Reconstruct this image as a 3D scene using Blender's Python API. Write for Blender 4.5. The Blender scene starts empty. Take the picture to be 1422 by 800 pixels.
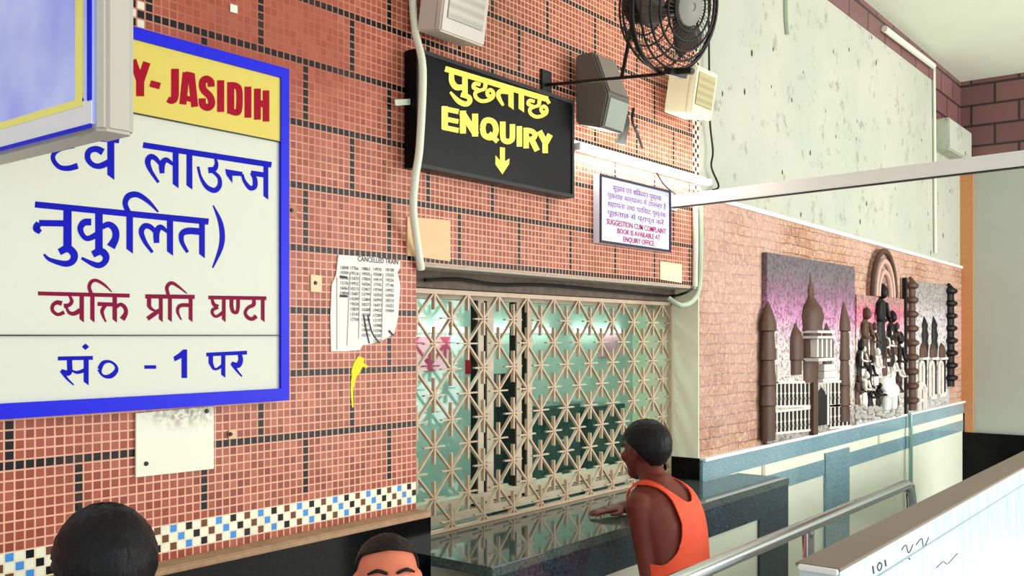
import bpy, bmesh, math, random
from mathutils import Vector, Matrix
random.seed(7)
C = bpy.context.collection
PI = math.pi

# ------------------------------------------------------------------ camera
EYE = 1.95                      # camera height above the floor
F_PX, YAW, CX, CY = 1328.8, math.radians(51.98), 711.0, 465.9
FW = (math.sin(YAW), math.cos(YAW)); RT = (math.cos(YAW), -math.sin(YAW))
cam = bpy.data.cameras.new('camera'); cam_o = bpy.data.objects.new('camera', cam); C.objects.link(cam_o)
cam.sensor_width = 36.0; cam.lens = F_PX / 1422 * 36.0
cam.shift_y = (CY - 400) / 1422
cam.clip_start = 0.05
cam_o.location = (0, 0, EYE); cam_o.rotation_euler = (PI/2, 0, -YAW)
bpy.context.scene.camera = cam_o

# ------------------------------------------------------------------ light
sc = bpy.context.scene
sc.view_settings.view_transform = 'Standard'; sc.view_settings.look = 'None'
sc.view_settings.gamma = 1.0; sc.view_settings.use_curve_mapping = False
sc.view_settings.exposure = 0.05
wd = bpy.data.worlds.new('daylight'); sc.world = wd; wd.use_nodes = True
bg = wd.node_tree.nodes['Background']
bg.inputs[0].default_value = (0.93, 0.97, 1.0, 1); bg.inputs[1].default_value = 1.4
def area(name, loc, target, sx, sy, power, col=(1, 1, 1)):
    l = bpy.data.lights.new(name, 'AREA'); l.shape = 'RECTANGLE'; l.size = sx; l.size_y = sy
    l.energy = power; l.color = col
    o = bpy.data.objects.new(name, l); C.objects.link(o); o.location = loc
    d = Vector(target) - Vector(loc); o.rotation_euler = d.to_track_quat('-Z', 'Y').to_euler()
    return o
# daylight through the hall's open entrance side, behind and to the right of the viewer
area('entrance_daylight', (8.2, -4.6, 2.3), (7.6, 2.3, 1.4), 6, 3.4, 560, (1, 0.98, 0.95))

# ------------------------------------------------------------------ helpers
def W(px, py, y):
    """Point of the plane y = const seen at photo pixel (px, py)."""
    u = (px - CX) / F_PX
    dx, dy = FW[0] + u*RT[0], FW[1] + u*RT[1]
    t = y / dy
    return Vector((dx*t, y, EYE - (py - CY) / F_PX * t))
def WX(px, y): return W(px, 400, y).x

class MB:
    """Collects shapes in world coordinates; build() links them as one mesh object."""
    def __init__(s): s.bm = bmesh.new()
    def face(s, pts):
        vs = [s.bm.verts.new(p) for p in pts]
        try: return s.bm.faces.new(vs)
        except ValueError: return None
    def box(s, x0, x1, y0, y1, z0, z1, rot=None, about=None):
        v = [Vector((x, y, z)) for z in (z0, z1) for y in (y0, y1) for x in (x0, x1)]
        if rot is not None:
            c = Vector(about) if about is not None else Vector(((x0+x1)/2, (y0+y1)/2, (z0+z1)/2))
            v = [c + rot @ (p - c) for p in v]
        b = [s.bm.verts.new(p) for p in v]
        for f in ((0,2,3,1), (4,5,7,6), (0,1,5,4), (2,6,7,3), (0,4,6,2), (1,3,7,5)):
            s.bm.faces.new([b[i] for i in f])
        return s
    def obox(s, c, ax, ay, az, hx, hy, hz):
        """box centred at c along the unit axes with half sizes"""
        c = Vector(c); ax, ay, az = Vector(ax), Vector(ay), Vector(az)
        b = [s.bm.verts.new(c + ax*hx*i + ay*hy*j + az*hz*k) for k in (-1, 1) for j in (-1, 1) for i in (-1, 1)]
        for f in ((0,2,3,1), (4,5,7,6), (0,1,5,4), (2,6,7,3), (0,4,6,2), (1,3,7,5)):
            s.bm.faces.new([b[i] for i in f])
        return s
    def bar(s, a, b, w, t, up=(0, 1, 0)):
        """flat bar from a to b: w across, t along up"""
        a, b = Vector(a), Vector(b); d = (b - a); L = d.length; d.normalize()
        up = Vector(up); sd = d.cross(up).normalized(); up = sd.cross(d).normalized()
        return s.obox((a+b)/2, d, sd, up, L/2, w/2, t/2)
    def prism(s, pts, off):
        """closed outline of 3-D points extruded by the vector off"""
        off = Vector(off)
        a = [s.bm.verts.new(p) for p in pts]; b = [s.bm.verts.new(Vector(p) + off) for p in pts]
        n = len(pts)
        s.bm.faces.new(a[::-1]); s.bm.faces.new(b)
        for i in range(n): s.bm.faces.new((a[i], a[(i+1) % n], b[(i+1) % n], b[i]))
        return s
    def tube(s, path, r, n=10, caps=True, closed=False):
        path = [Vector(p) for p in path]; rs = r if isinstance(r, (list, tuple)) else [r]*len(path)
        rings = []; ref = None; m = len(path)
        for i, p in enumerate(path):
            if closed: d = path[(i+1) % m] - path[i-1]
            else: d = path[min(i+1, m-1)] - path[max(i-1, 0)]
            d.normalize()
            if ref is None:
                ref = Vector((0, 0, 1)) if abs(d.z) < .9 else Vector((1, 0, 0))
            u = (ref - d*ref.dot(d)).normalized(); v = d.cross(u); ref = u
            rings.append([s.bm.verts.new(p + (u*math.cos(2*PI*k/n) + v*math.sin(2*PI*k/n))*rs[i]) for k in range(n)])
        R = range(m) if closed else range(m-1)
        for i in R:
            A, B = rings[i], rings[(i+1) % m]
            for k in range(n): s.bm.faces.new((A[k], A[(k+1) % n], B[(k+1) % n], B[k]))
        if caps and not closed:
            s.bm.faces.new(rings[0][::-1]); s.bm.faces.new(rings[-1])
        return s
    def lathe(s, base, prof, n=20, axis=(0, 0, 1), sx=1.0):
        """prof: (radius, height) pairs turned about axis through base"""
        base = Vector(base); q = Vector((0, 0, 1)).rotation_difference(Vector(axis).normalized())
        rings = []
        for r, h in prof:
            r = max(r, 1e-4)
            rings.append([s.bm.verts.new(base + q @ Vector((r*math.cos(2*PI*k/n), r*math.sin(2*PI*k/n)*sx, h))) for k in range(n)])
        for A, B in zip(rings, rings[1:]):
            for k in range(n): s.bm.faces.new((A[k], A[(k+1) % n], B[(k+1) % n], B[k]))
        s.bm.faces.new(rings[0][::-1]); s.bm.faces.new(rings[-1])
        return s
    def ball(s, c, r, n=14, m=10, mat=None):
        r = Vector(r) if not isinstance(r, (int, float)) else Vector((r, r, r))
        M = mat if mat is not None else Matrix.Identity(3)
        rows = []
        for j in range(m+1):
            th = PI*j/m
            k_ = n if 0 < j < m else 1
            rows.append([s.bm.verts.new(Vector(c) + M @ Vector((r.x*math.sin(th)*math.cos(2*PI*i/n), r.y*math.sin(th)*math.sin(2*PI*i/n), r.z*math.cos(th)))) for i in range(k_)])
        for A, B in zip(rows, rows[1:]):
            for i in range(n):
                a, b, c_, d = A[i % len(A)], A[(i+1) % len(A)], B[(i+1) % len(B)], B[i % len(B)]
                q = []
                for v in (a, d, c_, b):
                    if v not in q: q.append(v)
                if len(q) > 2: s.bm.faces.new(q)
        return s
    def limb(s, pts, rs, n=14, sub=5):
        """round-ended tapered limb through points"""
        P = catmull([Vector(p) for p in pts], sub); m = len(P)
        R = []
        for i in range(m):
            t = i/(m-1)*(len(rs)-1); k = min(int(t), len(rs)-2); R.append(rs[k]+(rs[k+1]-rs[k])*(t-k))
        s.tube(P, R, n)
        s.ball(P[0], R[0], n, 8); s.ball(P[-1], R[-1], n, 8)
        return s
    def loft(s, rings):
        """rings: lists of equal length of points"""
        V = [[s.bm.verts.new(p) for p in r] for r in rings]; n = len(V[0])
        for A, B in zip(V, V[1:]):
            for k in range(n): s.bm.faces.new((A[k], A[(k+1) % n], B[(k+1) % n], B[k]))
        s.bm.faces.new(V[0][::-1]); s.bm.faces.new(V[-1])
        return s
    def build(s, name, mat, parent=None, smooth=False, bevel=0, weld=False):
        if parent is not None and parent.name.startswith('carved_panel'):
            bmesh.ops.bisect_plane(s.bm, geom=s.bm.verts[:]+s.bm.edges[:]+s.bm.faces[:], plane_co=(0, WY-.001, 0), plane_no=(0, 1, 0), clear_outer=True)
        org = Vector((0, 0, 0)); p = parent
        while p is not None: org += p.location; p = p.parent
        if weld: bmesh.ops.remove_doubles(s.bm, verts=s.bm.verts, dist=1e-5)
        bmesh.ops.recalc_face_normals(s.bm, faces=s.bm.faces)
        if bevel:
            bmesh.ops.bevel(s.bm, geom=[e for e in s.bm.edges if len(e.link_faces) == 2 and e.calc_face_angle(0) > .5],
                            offset=bevel, segments=2, affect='EDGES', clamp_overlap=True)
        bmesh.ops.translate(s.bm, verts=s.bm.verts, vec=-org)
        me = bpy.data.meshes.new(name); s.bm.to_mesh(me); s.bm.free()
        if mat: me.materials.append(mat)
        if smooth:
            for f in me.polygons: f.use_smooth = True
            if smooth != 'all':
                try: me.set_sharp_from_angle(angle=math.radians(40))
                except Exception: pass
        o = bpy.data.objects.new(name, me); C.objects.link(o); o.parent = parent
        return o

def catmull(P, sub):
    if len(P) < 3 or sub < 2:
        return [Vector(p) for p in P]
    out = []
    for i in range(len(P)-1):
        p0, p1, p2, p3 = P[max(i-1, 0)], P[i], P[i+1], P[min(i+2, len(P)-1)]
        for k in range(sub):
            t = k/sub
            out.append(.5*((2*p1) + (p2-p0)*t + (2*p0-5*p1+4*p2-p3)*t*t + (3*p1-p0-3*p2+p3)*t**3))
    out.append(P[-1]); return out

def thing(name, label, cat, loc=(0, 0, 0), group=None):
    o = bpy.data.objects.new(name, None); C.objects.link(o); o.location = loc
    o.empty_display_size = .05
    return tag(o, label, cat, group)
def tag(o, label, cat, group=None):
    o['label'] = label; o['category'] = cat
    if group: o['group'] = group
    return o
def struct(o): o['kind'] = 'structure'; return o
def remesh(o, vox, smooth_it=3):
    """fuse the overlapping pieces of one object into one continuous skin"""
    m = o.modifiers.new('r', 'REMESH'); m.mode = 'VOXEL'; m.voxel_size = vox; m.use_smooth_shade = True
    m2 = o.modifiers.new('s', 'SMOOTH'); m2.iterations = smooth_it; m2.factor = .5
    dg = bpy.context.evaluated_depsgraph_get(); dg.update()
    me = bpy.data.meshes.new_from_object(o.evaluated_get(dg))
    o.modifiers.clear(); old = o.data; o.data = me
    for f in me.polygons: f.use_smooth = True
    return o

# ------------------------------------------------------------------ materials
def sr(r, g, b):
    f = lambda c: (c/255/12.92) if c/255 <= .04045 else ((c/255+.055)/1.055)**2.4
    return (f(r), f(g), f(b), 1)
class N:
    """small node-tree writer"""
    def __init__(s, name):
        s.m = bpy.data.materials.new(name); s.m.use_nodes = True; s.t = s.m.node_tree
        s.b = s.t.nodes['Principled BSDF']; s.x = 0
    def n(s, kind, **kw):
        o = s.t.nodes.new(kind)
        for k, v in kw.items(): setattr(o, k, v)
        return o
    def put(s, sock, v):
        if hasattr(v, 'is_output') or isinstance(v, bpy.types.NodeSocket): s.t.links.new(v, sock)
        else: sock.default_value = v
    def math(s, op, a, b=None, c=None):
        o = s.n('ShaderNodeMath', operation=op); s.put(o.inputs[0], a)
        if b is not None: s.put(o.inputs[1], b)
        if c is not None: s.put(o.inputs[2], c)
        return o.outputs[0]
    def mix(s, f, a, b, mode='MIX'):
        o = s.n('ShaderNodeMix', data_type='RGBA', blend_type=mode); s.put(o.inputs[0], f)
        s.put(o.inputs[6], a); s.put(o.inputs[7], b); return o.outputs[2]
    def coord(s):
        o = s.n('ShaderNodeTexCoord'); return o.outputs['Object']
    def xyz(s, v):
        o = s.n('ShaderNodeSeparateXYZ'); s.t.links.new(v, o.inputs[0]); return o.outputs
    def comb(s, x, y, z):
        o = s.n('ShaderNodeCombineXYZ'); s.put(o.inputs[0], x); s.put(o.inputs[1], y); s.put(o.inputs[2], z); return o.outputs[0]
    def noise(s, scale, detail=4, rough=.6, vec=None, dist=0):
        o = s.n('ShaderNodeTexNoise'); o.inputs['Scale'].default_value = scale; o.inputs['Detail'].default_value = detail
        o.inputs['Roughness'].default_value = rough; o.inputs['Distortion'].default_value = dist
        s.t.links.new(vec if vec is not None else s.coord(), o.inputs['Vector']); return o.outputs['Fac']
    def ramp(s, f, stops):
        o = s.n('ShaderNodeValToRGB'); s.t.links.new(f, o.inputs[0]); e = o.color_ramp.elements
        while len(e) < len(stops): e.new(.5)
        for i, (p, c) in enumerate(stops):
            e[i].position = p; e[i].color = c if hasattr(c, '__len__') else (c, c, c, 1)
        return o.outputs[0]
    def bump(s, h, st=.3, d=.01):
        o = s.n('ShaderNodeBump'); o.inputs['Strength'].default_value = st; o.inputs['Distance'].default_value = d
        s.t.links.new(h, o.inputs['Height']); s.t.links.new(o.outputs[0], s.b.inputs['Normal'])
    def done(s, col=None, rough=.5, metal=0, spec=None):
        if col is not None: s.put(s.b.inputs['Base Color'], col)
        s.put(s.b.inputs['Roughness'], rough); s.b.inputs['Metallic'].default_value = metal
        if spec is not None: s.b.inputs['Specular IOR Level'].default_value = spec
        return s.m
_plain = {}
def plain(name, rgb, rough=.5, metal=0, var=.12, scale=14, spec=None):
    """one colour with slight mottling"""
    if name in _plain: return _plain[name]
    k = N(name); c = sr(*rgb)
    if spec is None and not metal: spec = .5 if rough < .25 else .22
    d = tuple(max(0, v*(1-var)) for v in c[:3]) + (1,); l = tuple(min(1, v*(1+var)) for v in c[:3]) + (1,)
    col = k.mix(k.noise(scale), d, l)
    _plain[name] = k.done(col, rough, metal, spec); return _plain[name]
def glow(name, rgb, strength):
    k = N(name); k.b.inputs['Emission Color'].default_value = sr(*rgb); k.b.inputs['Emission Strength'].default_value = strength
    return k.done(sr(*rgb), .5)

def mosaic():
    p, X0, Z0 = .024, 50.6, 12.8
    k = N('pink_glass_mosaic'); co = k.coord(); x, y, z = k.xyz(co)
    i = k.math('SUBTRACT', k.math('DIVIDE', x, p), X0-.5)
    j = k.math('ADD', k.math('DIVIDE', k.math('SUBTRACT', z, EYE), p), Z0+.5)
    I, J = k.math('FLOOR', i), k.math('FLOOR', j)
    fx, fz = k.math('SUBTRACT', i, I), k.math('SUBTRACT', j, J)
    ex = k.math('ABSOLUTE', k.math('SUBTRACT', fx, .5)); ez = k.math('ABSOLUTE', k.math('SUBTRACT', fz, .5))
    e = k.math('MAXIMUM', ex, ez)
    grout = k.math('GREATER_THAN', e, .41)
    c = k.math('FLOOR', k.math('DIVIDE', J, 8)); r = k.math('SUBTRACT', J, k.math('MULTIPLY', c, 8))
    par = k.math('FLOORED_MODULO', c, 2)                     # 1 for odd courses
    off = k.math('MULTIPLY', k.math('SUBTRACT', 1, par), 8)
    im = k.math('FLOORED_MODULO', k.math('SUBTRACT', I, off), 15)
    above = k.math('GREATER_THAN', J, -7.5)
    blk = k.math('MULTIPLY', k.math('MAXIMUM', k.math('LESS_THAN', r, .5), k.math('LESS_THAN', im, .5)), above)
    # per tile tone
    wn = k.n('ShaderNodeTexWhiteNoise', noise_dimensions='2D'); k.t.links.new(k.comb(I, J, 0), wn.inputs['Vector'])
    tone = wn.outputs['Value']
    big = k.noise(1.3, 3, .6)
    terra = k.ramp(tone, [(0, sr(134, 68, 52)), (.5, sr(158, 86, 66)), (1, sr(180, 108, 86))])
    terra = k.mix(k.ramp(big, [(.42, 0), (.62, .5)]), terra, sr(156, 70, 52))
    # grime that hides the pale joints over the upper left of the wall
    dx = k.math('SUBTRACT', x, 1.7); dz = k.math('SUBTRACT', z, 3.1)
    dd = k.math('SQRT', k.math('ADD', k.math('MULTIPLY', dx, dx), k.math('MULTIPLY', dz, dz)))
    dd = k.math('ADD', dd, k.math('MULTIPLY', k.math('SUBTRACT', k.noise(3, 4), .5), .9))
    grime = k.ramp(dd, [(.35, 1.0), (1.05, 0.0)])
    terra = k.mix(k.math('MULTIPLY', grime, .6), terra, sr(158, 76, 58))
    gcol = k.mix(k.noise(9, 3), sr(240, 192, 166), sr(220, 162, 138))
    gcol = k.mix(grime, gcol, sr(172, 96, 76))
    bw = sr(10, 10, 12)
    col = k.mix(blk, terra, bw)
    # three row border
    q = k.math('FLOORED_MODULO', k.math('ADD', k.math('SUBTRACT', I, 15), k.math('ADD', J, 9)), 6)
    near = lambda v, t: k.math('LESS_THAN', k.math('ABSOLUTE', k.math('SUBTRACT', v, t)), .5)
    ck = k.mix(near(q, 2), sr(240, 240, 214), sr(70, 146, 220)); ck = k.mix(near(q, 4), ck, bw); ck = k.mix(near(q, 0), ck, sr(112, 66, 40))
    band = near(J, -10); band = k.math('LESS_THAN', k.math('ABSOLUTE', k.math('SUBTRACT', J, -10)), 1.5)
    col = k.mix(band, col, ck)
    # black and white upright strips at the two ends of the wall
    par2 = k.math('FLOORED_MODULO', k.math('ADD', I, J), 2)
    st = k.mix(par2, sr(226, 222, 204), bw)
    s1 = k.math('MULTIPLY', k.math('GREATER_THAN', I, 136.5), k.math('GREATER_THAN', J, 36.5))
    s2 = k.math('MULTIPLY', k.math('LESS_THAN', k.math('ABSOLUTE', k.math('SUBTRACT', I, 6)), 1.5), k.math('GREATER_THAN', J, 40))
    col = k.mix(k.math('MAXIMUM', s1, s2), col, st)
    gc = k.mix(k.math('MULTIPLY', blk, .25), gcol, sr(150, 130, 120))
    gc = k.mix(band, gc, sr(236, 226, 200))
    col = k.mix(grout, col, gc)
    col = k.mix(k.ramp(k.noise(5, 6, .7), [(.55, 0), (.8, .35)]), col, sr(120, 84, 66))
    k.bump(k.math('SUBTRACT', 1, grout), .35, .002)
    return k.done(col, k.mix(grout, (.34,)*3+(1,), (.8,)*3+(1,)), 0, .16)
def stone():
    k = N('rough_stone_cladding'); co = k.coord(); x, y, z = k.xyz(co)
    nz = k.noise(7, 3); v = k.comb(k.math('ADD', x, k.math('MULTIPLY', k.math('SUBTRACT', nz, .5), .03)),
                                   k.math('ADD', z, k.math('MULTIPLY', k.math('SUBTRACT', k.noise(5, 2), .5), .03)), 0)
    b = k.n('ShaderNodeTexBrick'); k.t.links.new(v, b.inputs['Vector'])
    b.inputs['Scale'].default_value = 1; b.inputs['Brick Width'].default_value = .12; b.inputs['Row Height'].default_value = .056
    b.inputs['Mortar Size'].default_value = .003; b.inputs['Bias'].default_value = 0; b.offset = .45; b.squash = .7; b.squash_frequency = 3
    b.inputs['Color1'].default_value = sr(192, 148, 118); b.inputs['Color2'].default_value = sr(168, 120, 94); b.inputs['Mortar'].default_value = sr(112, 76, 60)
    col = k.mix(k.ramp(k.noise(1.1, 4), [(.4, 0), (.65, .7)]), b.outputs['Color'], sr(206, 168, 156))
    col = k.mix(k.ramp(k.noise(40, 5, .7), [(.5, 0), (.72, .7)]), col, sr(244, 218, 196)); col = k.mix(k.ramp(k.noise(55, 4, .7, k.comb(x, z, y)), [(.56, 0), (.7, .5)]), col, sr(120, 80, 64))
    k.bump(k.math('ADD', k.math('MULTIPLY', k.math('SUBTRACT', 1, b.outputs['Fac']), .6), k.noise(60, 5, .7)), .8, .012)
    return k.done(col, .85)
def plaster():
    k = N('stained_plaster'); 
    col = k.mix(k.ramp(k.noise(1.2, 5), [(.35, 0), (.7, 1)]), sr(182, 183, 168), sr(168, 174, 158))
    col = k.mix(k.ramp(k.noise(2.6, 6, .7), [(.58, 0), (.75, .55)]), col, sr(192, 188, 170))
    col = k.mix(k.ramp(k.noise(7, 6, .75), [(.57, 0), (.66, .7)]), col, sr(128, 128, 110))
    co = k.coord(); x, y, z = k.xyz(co); v = k.comb(k.math('MULTIPLY', x, 1.6), y, z)
    spots = k.n('ShaderNodeTexVoronoi'); k.t.links.new(v, spots.inputs['Vector']); spots.inputs['Scale'].default_value = 4.5
    d = k.math('ADD', spots.outputs['Distance'], k.math('MULTIPLY', k.noise(1.3, 2), .16))
    col = k.mix(k.ramp(d, [(.15, 1), (.17, 0)]), col, sr(40, 40, 36))
    k.bump(k.noise(12, 6), .15, .01)
    return k.done(col, .8)
def granite(name, a, b, rough=.12):
    k = N(name); v = k.noise(90, 4, .7); w = k.noise(3, 3)
    col = k.mix(k.ramp(v, [(.35, 0), (.65, 1)]), sr(*a), sr(*b)); col = k.mix(k.ramp(w, [(.4, 0), (.7, .35)]), col, sr(*b))
    return k.done(col, rough)
def speckle(name, stops, rough=.6):
    """panel ground whose paint changes with height, under coarse speckle"""
    k = N(name); x, y, z = k.xyz(k.coord())
    t = k.math('DIVIDE', z, 1.2)
    t = k.math('ADD', t, k.math('MULTIPLY', k.math('SUBTRACT', k.noise(6, 3), .5), .15))
    col = k.ramp(t, [(p, sr(*c)) for p, c in stops])
    sp = k.ramp(k.noise(46, 3, .8), [(.49, 0), (.56, 1)])
    col = k.mix(k.math('MULTIPLY', sp, .7), col, sr(48, 40, 44))
    k.bump(k.noise(70, 3, .8), .6, .01)
    return k.done(col, rough)
def brownbrick():
    k = N('brown_brick_tile'); x, y, z = k.xyz(k.coord())
    b = k.n('ShaderNodeTexBrick'); k.t.links.new(k.comb(k.math('ADD', x, y), z, 0), b.inputs['Vector'])
    b.inputs['Scale'].default_value = 1; b.inputs['Brick Width'].default_value = .42; b.inputs['Row Height'].default_value = .2; b.inputs['Mortar Size'].default_value = .012
    b.inputs['Color1'].default_value = sr(122, 82, 80); b.inputs['Color2'].default_value = sr(108, 72, 72); b.inputs['Mortar'].default_value = sr(44, 32, 34)
    return k.done(b.outputs['Color'], .5)
def signwear(name, rgb, worn):
    k = N(name); return k.done(k.mix(k.ramp(k.noise(26, 6, .7), [(.58, 0), (.75, .6)]), sr(*rgb), sr(*worn)), .4, 0, .15)
def plateworn():
    k = N('worn_plate_enamel'); x, y, z = k.xyz(k.coord())
    a = k.ramp(k.noise(45, 6, .75), [(.44, 0), (.54, 1)])
    # flaked patch in the top corner
    dx = k.math('SUBTRACT', x, .15); dz = k.math('SUBTRACT', z, .215)
    d = k.math('SQRT', k.math('ADD', k.math('MULTIPLY', k.math('MULTIPLY', dx, dx), .5), k.math('MULTIPLY', dz, dz)))
    d = k.math('ADD', d, k.math('MULTIPLY', k.math('SUBTRACT', k.noise(30, 4), .5), .08))
    f = k.ramp(d, [(.05, .9), (.11, 0)])
    return k.done(k.mix(k.math('MULTIPLY', a, f), sr(226, 226, 204), sr(130, 118, 96)), .45)
def glass():
    k = N('green_window_glass'); t = k.n('ShaderNodeBsdfTransparent'); t.inputs[0].default_value = (.84, .965, .92, 1)
    g = k.n('ShaderNodeBsdfGlossy'); g.inputs[0].default_value = (1, 1, 1, 1); g.inputs['Roughness'].default_value = .03
    m = k.n('ShaderNodeMixShader'); m.inputs[0].default_value = .025
    k.t.links.new(t.outputs[0], m.inputs[1]); k.t.links.new(g.outputs[0], m.inputs[2])
    k.t.links.new(m.outputs[0], k.t.nodes['Material Output'].inputs[0]); return k.m
def bluelit():
    k = N('lightbox_acrylic'); col = k.mix(k.ramp(k.noise(3, 3), [(.3, 0), (.75, 1)]), sr(138, 146, 226), sr(204, 216, 244))
    k.put(k.b.inputs['Emission Color'], col); k.b.inputs['Emission Strength'].default_value = .22
    return k.done(col, .35, 0, .2)

M_MOSAIC, M_STONE, M_PLASTER, M_BRICK = mosaic(), stone(), plaster(), brownbrick()
M_BLACKG = granite('black_granite', (5, 5, 6), (14, 15, 16), .1); M_BLACKG.node_tree.nodes['Principled BSDF'].inputs['Specular IOR Level'].default_value = .1
M_COUNTER = granite('polished_dark_granite', (46, 54, 54), (92, 104, 100), .06)
M_FRONTG = granite('blue_black_granite', (20, 26, 32), (58, 72, 84), .12)
M_BLUEG = granite('blue_grey_granite', (92, 126, 140), (154, 186, 194), .1)
M_CREAM = plain('cream_paint', (255, 249, 224), .4, var=.03, scale=3)
M_PANEL = plain('cream_marble_panel', (240, 244, 224), .15, var=.05, scale=3)
M_CEIL = plain('pale_ceiling_paint', (226, 232, 214), .8, var=.06, scale=2)
M_FLOOR = granite('grey_floor_stone', (176, 174, 164), (204, 202, 192), .3)
M_CONC = plain('bare_concrete', (176, 168, 154), .85, var=.25, scale=18)
M_LEDGE = plain('stained_concrete_ledge', (170, 138, 108), .85, var=.45, scale=22)
M_LINTEL = plain('grimy_lintel', (104, 92, 82), .8, var=.6, scale=30)
M_GRILLE = plain('beige_painted_steel', (202, 176, 150), .4, var=.18, scale=20)
M_ALU = plain('pale_aluminium_frame', (206, 194, 170), .4, var=.1)
M_DARKALU = plain('dark_window_gasket', (40, 36, 34), .5)
M_WHITE = plain('white_enamel', (238, 240, 236), .3, var=.03)
M_CONDUIT = plain('white_pvc_conduit', (222, 226, 206), .4, var=.08)
M_GREENPIPE = plain('pale_green_pvc_pipe', (176, 190, 168), .4, var=.1)
M_BLACK = plain('black_plastic', (18, 18, 20), .35, var=.2)
M_CABLE = plain('black_cable_sheath', (22, 20, 20), .5)
M_STEEL = plain('polished_stainless_steel', (206, 212, 218), .16, 1, var=.04)
M_GLASS = glass()

# ------------------------------------------------------------------ the setting
WY = 2.321                      # face of the tiled wall
OX0, OX1 = 2.425, 4.556         # enquiry window opening
TX1 = 4.5624                    # right end of the tiled wall
Z_CT = 1.19                     # counter top
Z_HEAD = 2.205                  # underside of the wall above the window
Z_DADO = 1.295
Z_CEIL = 4.45
EX = 10.16                      # end wall
IY1 = 5.4
w = MB()
w.box(-1.6, OX0, WY, WY+.24, 1.345, Z_CEIL); w.box(OX0, TX1, WY, WY+.24, Z_HEAD, Z_CEIL)
struct(w.build('wall_tiled', M_MOSAIC, weld=True))
struct(MB().box(OX0, OX1, WY+.004, WY+.236, Z_HEAD-.012, Z_HEAD).build('trim_1', M_CONC))           # soffit
struct(MB().box(-1.6, OX0, WY-.075, WY+.24, 1.325, 1.345).build('trim_2', M_LEDGE, bevel=.004))     # ledge
struct(MB().box(-1.6, OX0, WY-.07, WY+.24, 0, 1.325).build('wall_granite', M_BLACKG))
w = MB().box(OX1, TX1, WY+.0, WY+.4, Z_CT+.115, Z_HEAD); struct(w.build('wall_pier', M_CREAM))
struct(MB().box(OX1-.004, TX1, WY-.004, WY+.4, Z_CT, Z_CT+.115).build('baseboard_pier', M_BLACKG))
# stone wall, plaster above, brown band, all a hand's breadth apart in nothing but finish
zs0, zs1 = 2.69, 2.62
w = MB(); w.prism([(TX1, WY, Z_DADO), (EX, WY, Z_DADO), (EX, WY, zs1), (TX1, WY, zs0)], (0, .24, 0))
struct(w.build('wall_stone', M_STONE))
w = MB(); w.prism([(TX1, WY+.012, zs0), (EX, WY+.012, zs1), (EX, WY+.012, 3.92), (9.16, WY+.012, 3.92), (9.16, WY+.012, 4.255), (TX1, WY+.012, 4.24)], (0, .228, 0))
struct(w.build('wall_plaster', M_PLASTER))
w = MB(); w.prism([(TX1, WY+.006, 4.24), (9.16, WY+.006, 4.255), (9.16, WY+.006, 3.92), (EX, WY+.006, 3.92), (EX, WY+.006, Z_CEIL), (TX1, WY+.006, Z_CEIL)], (0, .234, 0))
struct(w.build('wall_band', M_BRICK))
w = MB(); w.prism([(TX1, WY, zs0-.012), (EX, WY, zs1-.012), (EX, WY, zs1+.012), (TX1, WY, zs0+.012)], (0, -.014, 0))
struct(w.build('trim_3', M_WHITE))
# end wall
struct(MB().box(EX, EX+.2, -3, WY+.24, 3.62, Z_CEIL).build('wall_end_upper', M_BRICK))
k = N('orange_stone'); col = k.mix(k.noise(30, 5, .7), sr(206, 146, 96), sr(176, 112, 70)); M_ORANGE = k.done(col, .8)
struct(MB().box(EX, EX+.2, 2.215, WY+.24, 1.0, 3.62).build('wall_end_pilaster', M_ORANGE))
struct(MB().box(EX+.03, EX+.2, -3, 2.215, 1.0, 3.62).build('wall_end', plain('grey_distemper', (168, 172, 160), .8, var=.08, scale=3)))
struct(MB().box(EX-.01, EX+.2, -3, WY+.24, 0, 1.0).build('wall_end_base', M_BLACKG))
struct(MB().box(-1.6, EX+.2, -3.0, IY1+.2, Z_CEIL, Z_CEIL+.15).build('ceiling', M_CEIL))
struct(MB().box(-4, EX+.2, -7, IY1+.2, -.1, 0).build('floor', M_FLOOR))
# dado of the stone wall: granite, white and granite bands over cream panels
def band(name, z0, z1, d, m, x0=4.0, x1=EX): return struct(MB().box(TX1 if x0 == 4.0 else x0, x1, WY-d, WY+.2, z0, z1).build(name, m))
band('trim_4', 1.187, Z_DADO, .022, M_BLUEG)
band('trim_5', 1.118, 1.187, .016, M_PANEL)
band('trim_6', 1.014, 1.118, .020, M_BLUEG)
band('wall_dado', .1, 1.014, .012, M_PANEL)
band('baseboard_right', 0, .1, .02, M_BLACKG)
for n_, (xa, xb) in enumerate(((WX(1141, WY), WX(1174, WY)), (WX(1342, WY), EX))):
    struct(MB().box(xa, xb, WY-.03, WY+.1, .0, 1.16 if n_ == 0 else 1.187).build('trim_%d' % (7+n_), M_BLUEG if n_ == 0 else M_BLACKG))
for px in (1056, 1217):
    x = WX(px, WY); struct(MB().box(x-.02, x+.02, WY-.022, WY, 1.118, 1.187).build('trim_9' if px < 1100 else 'trim_10', M_ALU))
struct(MB().box(TX1, EX, WY-.04, WY+.1, Z_DADO-.006, Z_DADO+.012).build('trim_11', M_WHITE, bevel=.003))
# cream beam end below the brown band
struct(MB().box(9.2, 10.05, WY-.12, WY+.1, 3.63, 3.915).build('trim_12', M_PLASTER, bevel=.01))

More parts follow.
